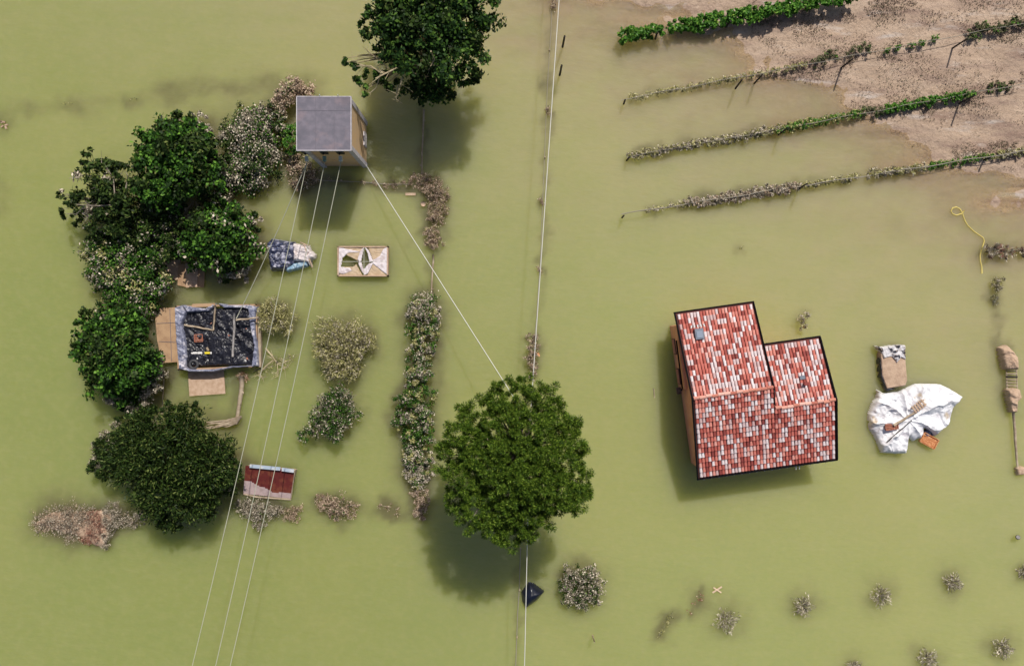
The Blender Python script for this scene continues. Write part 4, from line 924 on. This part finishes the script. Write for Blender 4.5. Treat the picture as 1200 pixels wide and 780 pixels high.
# row of little tufts
TG = 'grey tufted plants at the lower right'
def tuft(a, b, r, lb_):
    PID[0] += 1; rng = np.random.default_rng(PID[0]); x, y, _ = P(a, b); R = r/15.0
    t = thing('tufted_plant', lb_, 'plant', (x, y, 0), TG); mb = MB(); n = 420
    d = unit(np.concatenate([rng.normal(size=(n, 2)), np.abs(rng.normal(size=(n, 1)))*.8], 1)); q = rng.uniform(.25, 1, (n, 1))**.7
    d[:, :2] *= (1+.25*np.sin(np.arctan2(d[:, 1], d[:, 0])*rng.integers(3, 6)+rng.random()*6))[:, None]
    c = np.array([x, y, .02]) + d*q*R; tt = unit(d+.45*rng.normal(size=(n, 3)))
    quads(mb, c, tt, unit(rng.normal(size=(n, 3))+np.array([0, 0, .8])), rng.uniform(.14, .34, n), rng.uniform(.035, .06, n), (rng.random(n) < .25).astype(int))
    mb.build('foliage', [M['leaf_silt'], M['leaf_grey']], t)
    sm = MB()
    for k in range(16):
        dd = d[k]*R*.85; sm.tube([(x, y, -.1), (x+dd[0]*.6, y+dd[1]*.6, dd[2]*.8+.05), (x+dd[0], y+dd[1], dd[2]+.02)], [.03, .02, .01], 3)
    sm.build('stems', M['bark_grey'], t); MURK_AND_REFLECTION.append((x, y, x, y, R*1.35, .4))
tuft(850, 725, 15, 'grey tuft below the crossed sticks, leftmost of the upper row')
tuft(940, 709, 13, 'grey tuft second from left in the upper row')
tuft(1031, 697, 13, 'grey tuft third from left in the upper row')
tuft(1115, 681, 11.5, 'grey tuft fourth from left in the upper row')
tuft(1199, 669, 9, 'grey tuft cut by the right edge under the stump')
tuft(1173, 758, 12.5, 'grey tuft at the right end of the lower row')
tuft(1085, 771, 12.5, 'grey tuft in the middle of the lower row')
tuft(1000, 781, 10, 'grey tuft cut by the bottom edge, left of lower row')
plant('weed_bed', 'drowned yellowish weeds, lower left patch near crossed sticks', 'weeds', [(776,738,5),(781,728,6),(786,720,5),(772,745,3)], .14, 'leaf_olive', silt='weed', silt_p=.5, dens=420, L=.12, W=.06, murk=.4, murk_r=1.9)
plant('weed_bed', 'drowned reddish weeds just left of crossed sticks', 'weeds', [(816,702,6),(808,716,3),(820,696,3)], .16, 'leaf_rust', silt='leaf_silt_pink', silt_p=.35, dens=420, L=.14, W=.06, murk=.6, murk_r=1.9)
murk_px(770, 745, 786, 715, 8, .22); murk_px(806, 722, 818, 700, 6, .2)
# submerged weed streaks
for s in ((0,128,90,126,10,.16),(90,124,180,115,9,.16),(200,106,205,108,14,.40),(205,104,330,96,13,.30),(232,105,330,100,9,.26),(78,122,92,122,7,.25),(150,116,160,116,6,.3),(35,126,40,126,7,.25),(-2,210,2,250,9,.2),
          (438,320,442,322,5,.15),(476,288,482,282,6,.12),(865,291,871,291,5,.35)):
    murk_px(*s)
for (a, b, lb_) in ((80,122,'speck of drowned weed tips left of the grove’s top'), (157,117,'row of drowned weed tips above the sparse dark tree'), (869,291,'tiny dark weed tip in open water above the house')):
    plant('weed_tip', lb_, 'weeds', [(a-4,b,1.6),(a+3,b-.5,1.8)] if b < 200 else [(a,b,2)], .12, 'leaf_olive', silt='weed', silt_p=.5, dens=1500, L=.12, W=.06, murk=.15)

#=================================================================== VINEYARD
def rowy(r, x):
    (x0, y0), (x1, y1) = r; return y0+(y1-y0)*(x-x0)/(x1-x0)
ROWS = [((733,42),(990,-4)), ((728,117),(1200,27)), ((735,184),(1200,98)), ((728,251),(1200,177))]
def gz(px, py):
    x, y, _ = P(px, py); return float(max(0, terrain(np.array([x]), np.array([y]))[0]))
VINES = {0: [], 1: [], 2: [], 3: []}
def vines(r, xs_, rad, h, leaf, sp, label, group, dens=1500, L=.2, W=.13, mode='leaf', jit=1.5, murk=.35, silt='leaf_silt'):
    for x in xs_:
        y = rowy(ROWS[r], x)+random.uniform(-jit, jit); q = rad*random.uniform(.8, 1.2); g0 = gz(x, y)
        vo = plant('vine', label, 'vine', [(x-q*.5, y+.1*q, q), (x+q*.5, y-.1*q, q*.9)], h*random.uniform(.85, 1.1), leaf, silt=silt, silt_p=sp, dens=dens, L=L, W=W, mode=mode, group=group, murk=murk*.45, ground_z=g0, limb=1, bark='bark', murk_r=1.3); VINES[r].append((x, vo))
vines(0, [x for x in np.arange(738, 1000, 11.2) if not 782 < x < 790], 8.6, 1.5, 'leaf_vine', .07, 'leafy bright green vine in the dense topmost vineyard row', 'vines of the dense topmost row', dens=1500, murk=.25, L=.24, W=.17)
vines(1, np.arange(742, 950, 10), 3.8, .6, 'leaf_olive', .35, 'thin silted vine standing in water in second vineyard row', 'drowned vines of the second row', dens=1100, L=.16, W=.07, murk=.45)
vines(1, [962,974,1000,1012], 6.5, .7, 'weed', .2, 'dark olive low vine on mud near middle of second row', 'dark vines on mud in the second row', dens=700, L=.15, W=.08, jit=7, murk=0, silt='leaf_vine')
vines(1, [1040,1052,1070,1082,1096], 3.2, .6, 'leaf_vine', .15, 'small yellow green vine on bare mud in the second row', 'small vines on mud in the second row', dens=900, L=.16, W=.1, murk=0)
vines(1, [1140,1152,1164,1176,1188,1199], 6.5, .8, 'weed', .3, 'bushy dark vine near right end of the second row', 'bushy vines at the right end of the second row', dens=1000, L=.16, W=.09, jit=4, murk=0, silt='leaf_vine')
vines(2, np.arange(741, 915, 7.5), 5.4, .75, 'leaf_olive', .55, 'silt coated vine in the water end of third vineyard row', 'drowned vines of the third row', dens=1500, L=.15, W=.08, murk=.4, silt='leaf_silt')
vines(2, np.arange(915, 1010, 7), 5.4, .8, 'leaf_vine', .45, 'half green vine at the shoreline in the third row', 'shoreline vines of the third row', dens=1200, L=.15, W=.09, murk=.3, silt='leaf_olive')
vines(2, [1008,1020,1032], 6.5, .7, 'weed', .25, 'broad dark vine beside shoreline in the third row', 'broad dark vines of the third row', dens=900, L=.15, W=.09, jit=3, murk=0, silt='leaf_vine')
vines(2, np.arange(1042, 1140, 8), 5.2, .8, 'leaf_vine', .12, 'green vine on bare mud in third vineyard row', 'vines on mud in the third row', dens=1200, L=.17, W=.11, murk=0, silt='weed')
vines(2, [1166,1176], 7, .7, 'weed', .3, 'scrubby vine at the right end of third row', 'scrubby vines of the third row', dens=700, L=.15, W=.09, jit=4, murk=0, silt='leaf_vine')
vines(3, [760,768,776,786,796,805], 3.4, .5, 'leaf_olive', .45, 'small silted vine near the left end of fourth row', 'small vines of the fourth row', dens=1100, L=.14, W=.08)
vines(3, np.arange(812, 936, 7), 6.2, .8, 'leaf_silt', .35, 'thick silt coated vine in the fourth vineyard row', 'silted vines of the fourth row', dens=1600, L=.15, W=.08, silt='leaf_silt_pink', murk=.45)
vines(3, np.arange(940, 1004, 7), 4.2, .6, 'leaf_olive', .35, 'thin olive vine in the middle of the fourth row', 'thin vines of the fourth row', dens=1400, L=.14, W=.08)
vines(3, np.arange(1024, 1084, 7), 5.4, .7, 'leaf_olive', .5, 'bushy silted vine right of the gap in fourth row', 'bushy vines of the fourth row', dens=1500, L=.15, W=.08, silt='leaf_silt', murk=.45)
vines(3, [1092,1100,1108,1118,1128,1136,1144,1152,1161], 4.0, .5, 'leaf_vine', .3, 'small green vine toward right of the fourth row', 'small green vines of the fourth row', dens=1300, L=.15, W=.08, silt='leaf_olive')
vines(3, np.arange(1172, 1204, 7), 4.8, .6, 'leaf_olive', .5, 'olive vine at the right end of the fourth row', 'olive vines of the fourth row', dens=1300, L=.14, W=.08, murk=.2)
posts = {1: [(731,122),(862,104),(884,98),(985,80),(1114,58)], 2: [(734,188),(912,158),(1122,122)], 3: [(729,255),(935,222),(1152,188)], 0: [(768,46),(850,32)]}
words = {0: 'topmost', 1: 'second', 2: 'third', 3: 'fourth'}
for r in (1, 2, 3, 0):
    t = thing('vine_trellis', 'wire trellis with black stakes along the %s vineyard row' % words[r], 'trellis', P(*ROWS[r][0]))
    for (a, b) in posts[r]:
        q = P(a, b, 0); g0 = gz(a, b); mb = MB(); hh = 2.0 if a < 1150 and a > 740 else 1.0
        if r == 0: hh = 1.3
        mb.tube([(q[0], q[1], g0-.4), (q[0]+random.uniform(-.1, .1), q[1]+random.uniform(-.05, .05), g0+hh)], [.075, .065], 6); mb.build('stake', M['wood_black'], t, smooth=True)
    mb = MB(); n = 30; (x0, y0), (x1, y1) = ROWS[r]
    pts = [P(x0+(x1-x0)*i/n, y0+(y1-y0)*i/n + .8*math.sin(i*1.3+r), .55+.06*math.sin(i*.9)+gz(x0+(x1-x0)*i/n, y0+(y1-y0)*i/n)) for i in range(n+1)]
    mb.tube(pts, .035 if r == 3 else .024, 4); mb.build('wire', M['wire'], t)
def ordinal(n):
    w = {1:'first',2:'second',3:'third',4:'fourth',5:'fifth',6:'sixth',7:'seventh',8:'eighth',9:'ninth',10:'tenth',11:'eleventh',12:'twelfth',13:'thirteenth',14:'fourteenth',15:'fifteenth',16:'sixteenth',17:'seventeenth',18:'eighteenth',19:'nineteenth'}
    tens = {2:'twenty',3:'thirty',4:'forty',5:'fifty'}
    if n in w: return w[n]
    t, u = divmod(n, 10); return tens[t]+'-'+w[u] if u else tens[t][:-1]+'ieth'
for r, lst in VINES.items():
    lst.sort(key=lambda q: q[0])
    for i, (x, vo) in enumerate(lst):
        look = vo['label'].split(' vine')[0]
        vo['label'] = '%s vine, %s from the left in the %s vineyard row' % (look, ordinal(i+1), words[r])
# loose dry weeds on the mud (uncountable)
def weeds():
    rng = np.random.default_rng(55); mb = MB(); n = 150000
    px = rng.uniform(880, 1215, n); py = rng.uniform(-12, 200, n); x = (px-600)/15; y = (390-py)/15
    h = terrain(x, y)
    rc = (row_c(x, y)-R0)/RS; near = np.exp(-((rc-np.round(rc))/.16)**2)
    top = np.exp(-((row_c(x, y)-row_c(*P(1050, 8)[:2]))/1.2)**2)
    pr = np.clip(0.12 + .85*near*fbm(x*.5, y*.5, 70) + .55*top*fbm(x*.8, y*.8, 75), 0, 1)*np.clip((fbm(x*.8, y*1.1, 71)-.44)*8, 0, 1)*.9
    k = (rng.random(n) < pr) & (h > -.02)
    x, y, h = x[k], y[k], h[k]; n = len(x)
    c = np.stack([x, y, h+rng.uniform(.02, .08, n)], 1)
    nn = unit(rng.normal(size=(n, 3))+np.array([0, 0, .8])); t = unit(np.cross(nn, rng.normal(size=(n, 3))))
    quads(mb, c, t, nn, rng.uniform(.06, .17, n), rng.uniform(.03, .07, n), (rng.random(n) < .72).astype(int))
    tag(mb.build('dry_weeds', [M['weed'], M['weed_brown']]), 'low dry weeds scattered over the mud between vine rows', 'weeds', kind='stuff')
weeds()

#=================================================================== WATER
def build_water():
    wm = bpy.data.materials.new('flood_water'); wm.use_nodes = True; nt = wm.node_tree; N = nt.nodes; L = nt.links; b = N['Principled BSDF']
    tc = N.new('ShaderNodeTexCoord')
    def attr(n):
        a = N.new('ShaderNodeAttribute'); a.attribute_name = n; return a.outputs['Fac']
    def mixc(f, a, c):
        m = N.new('ShaderNodeMix'); m.data_type = 'RGBA'; L.new(f, m.inputs[0])
        if isinstance(a, tuple): m.inputs[6].default_value = (*a, 1)
        else: L.new(a, m.inputs[6])
        m.inputs[7].default_value = (*c, 1); return m.outputs[2]
    n1 = N.new('ShaderNodeTexNoise'); n1.inputs['Scale'].default_value = .045; n1.inputs['Detail'].default_value = 4; L.new(tc.outputs['Object'], n1.inputs['Vector'])
    mr = N.new('ShaderNodeMapRange'); mr.inputs['From Min'].default_value = .35; mr.inputs['From Max'].default_value = .65; L.new(n1.outputs['Fac'], mr.inputs['Value'])
    c = mixc(attr('turbid_glare'), WATER_A, WATER_B)
    def soft(scale, lo, hi, amt, col, det=3):
        global_c = soft.c
        n = N.new('ShaderNodeTexNoise'); n.inputs['Scale'].default_value = scale; n.inputs['Detail'].default_value = det; L.new(tc.outputs['Object'], n.inputs['Vector'])
        r = N.new('ShaderNodeMapRange'); r.inputs['From Min'].default_value = lo; r.inputs['From Max'].default_value = hi; r.inputs['To Max'].default_value = amt; L.new(n.outputs['Fac'], r.inputs['Value'])
        soft.c = mixc(r.outputs[0], global_c, col)
    soft.c = c
    soft(.045, .4, .66, .26, (.38, .35, .13)); soft(.10, .42, .70, .22, (.24, .29, .09), 2); soft(.5, .45, .75, .10, (.42, .40, .18), 4); soft(1.7, .45, .68, .09, (.50, .41, .22), 5); soft(2.3, .45, .68, .09, (.20, .30, .11), 5)
    c = soft.c
    c = mixc(attr('shallow'), c, WATER_TAN)
    c = mixc(attr('murk'), c, (.13, .11, .06))  # murk also holds the painted fence reflections
    L.new(c, b.inputs['Base Color']); b.inputs['Roughness'].default_value = .11; b.inputs['IOR'].default_value = 1.33
    b.inputs['Subsurface Weight'].default_value = 1.0; b.inputs['Subsurface Radius'].default_value = (1.0, 1.0, .55); b.inputs['Subsurface Scale'].default_value = 8.0
    b.subsurface_method = 'RANDOM_WALK'
    mp = N.new('ShaderNodeMapping'); mp.inputs['Rotation'].default_value = (0, 0, .5); mp.inputs['Scale'].default_value = (1, 2.2, 1); L.new(tc.outputs['Object'], mp.inputs[0])
    n2 = N.new('ShaderNodeTexNoise'); n2.inputs['Scale'].default_value = 1.1; n2.inputs['Detail'].default_value = 3; L.new(mp.outputs[0], n2.inputs['Vector'])
    bp = N.new('ShaderNodeBump'); bp.inputs['Strength'].default_value = .6; bp.inputs['Distance'].default_value = .06
    L.new(n2.outputs['Fac'], bp.inputs['Height']); L.new(bp.outputs[0], b.inputs['Normal'])
    tr_ = N.new('ShaderNodeBsdfTransparent'); tr_.inputs[0].default_value = (.95, .92, .82, 1)
    ms = N.new('ShaderNodeMixShader'); L.new(attr('clear'), ms.inputs[0]); L.new(b.outputs[0], ms.inputs[1]); L.new(tr_.outputs[0], ms.inputs[2])
    L.new(ms.outputs[0], N['Material Output'].inputs[0])
    v, f, X, Y = sheet(xs, ys, lambda x, y: np.zeros_like(x))
    mb = MB(); mb.add(v, f); o = mb.build('water', wm, smooth=True); o['kind'] = 'structure'
    depth = np.maximum(0, -GZ); d = shore_d(X, Y)
    clear = np.exp(-(depth/.17)**.9)*.95; shallow = np.exp(-(depth/.62)**1.2)*(.75+.5*(fbm(X*.5, Y*1.1, 40)-.5))
    jx = X + (fbm(X*.9, Y*.9, 90)-.5)*1.6; jy = Y + (fbm(X*.9, Y*.9, 91)-.5)*1.6
    inv = np.ones_like(X)
    for (x0, y0, x1, y1, r, s) in MURK_AND_REFLECTION:
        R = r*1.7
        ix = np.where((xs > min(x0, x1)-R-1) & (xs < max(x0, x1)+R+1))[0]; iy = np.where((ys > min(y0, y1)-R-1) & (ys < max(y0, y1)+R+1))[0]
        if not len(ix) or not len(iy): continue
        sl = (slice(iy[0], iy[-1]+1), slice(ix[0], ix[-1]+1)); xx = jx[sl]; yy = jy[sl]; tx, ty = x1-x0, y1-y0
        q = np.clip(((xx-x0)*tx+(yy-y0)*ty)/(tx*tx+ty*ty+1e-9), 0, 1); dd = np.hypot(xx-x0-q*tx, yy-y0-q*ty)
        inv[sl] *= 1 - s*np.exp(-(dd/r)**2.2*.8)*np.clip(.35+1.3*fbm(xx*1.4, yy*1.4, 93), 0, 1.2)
    murk = np.clip(1-inv, 0, .75)*(1-clear)  # weed and brush tint plus the painted fence reflections
    turbid_glare = np.clip((X + .25*Y + 34)/60, 0, 1); turbid_glare = turbid_glare*turbid_glare*(3-2*turbid_glare) + .35*(fbm(X*.05, Y*.05, 77)-.5)  # turbidity gradient with vignetting and glare painted in, darker to the left
    for nme, arr in (('turbid_glare', np.clip(turbid_glare, 0, 1)), ('clear', clear), ('shallow', shallow), ('murk', murk)):
        a = o.data.attributes.new(nme, 'FLOAT', 'POINT'); a.data.foreach_set('value', arr.astype(np.float32).ravel())
WATER_A = (.248, .285, .090); WATER_B = (.332, .358, .138); WATER_TAN = (.50, .40, .275)
build_water()

for o in bpy.data.objects:
    if '_base' in o: del o['_base']
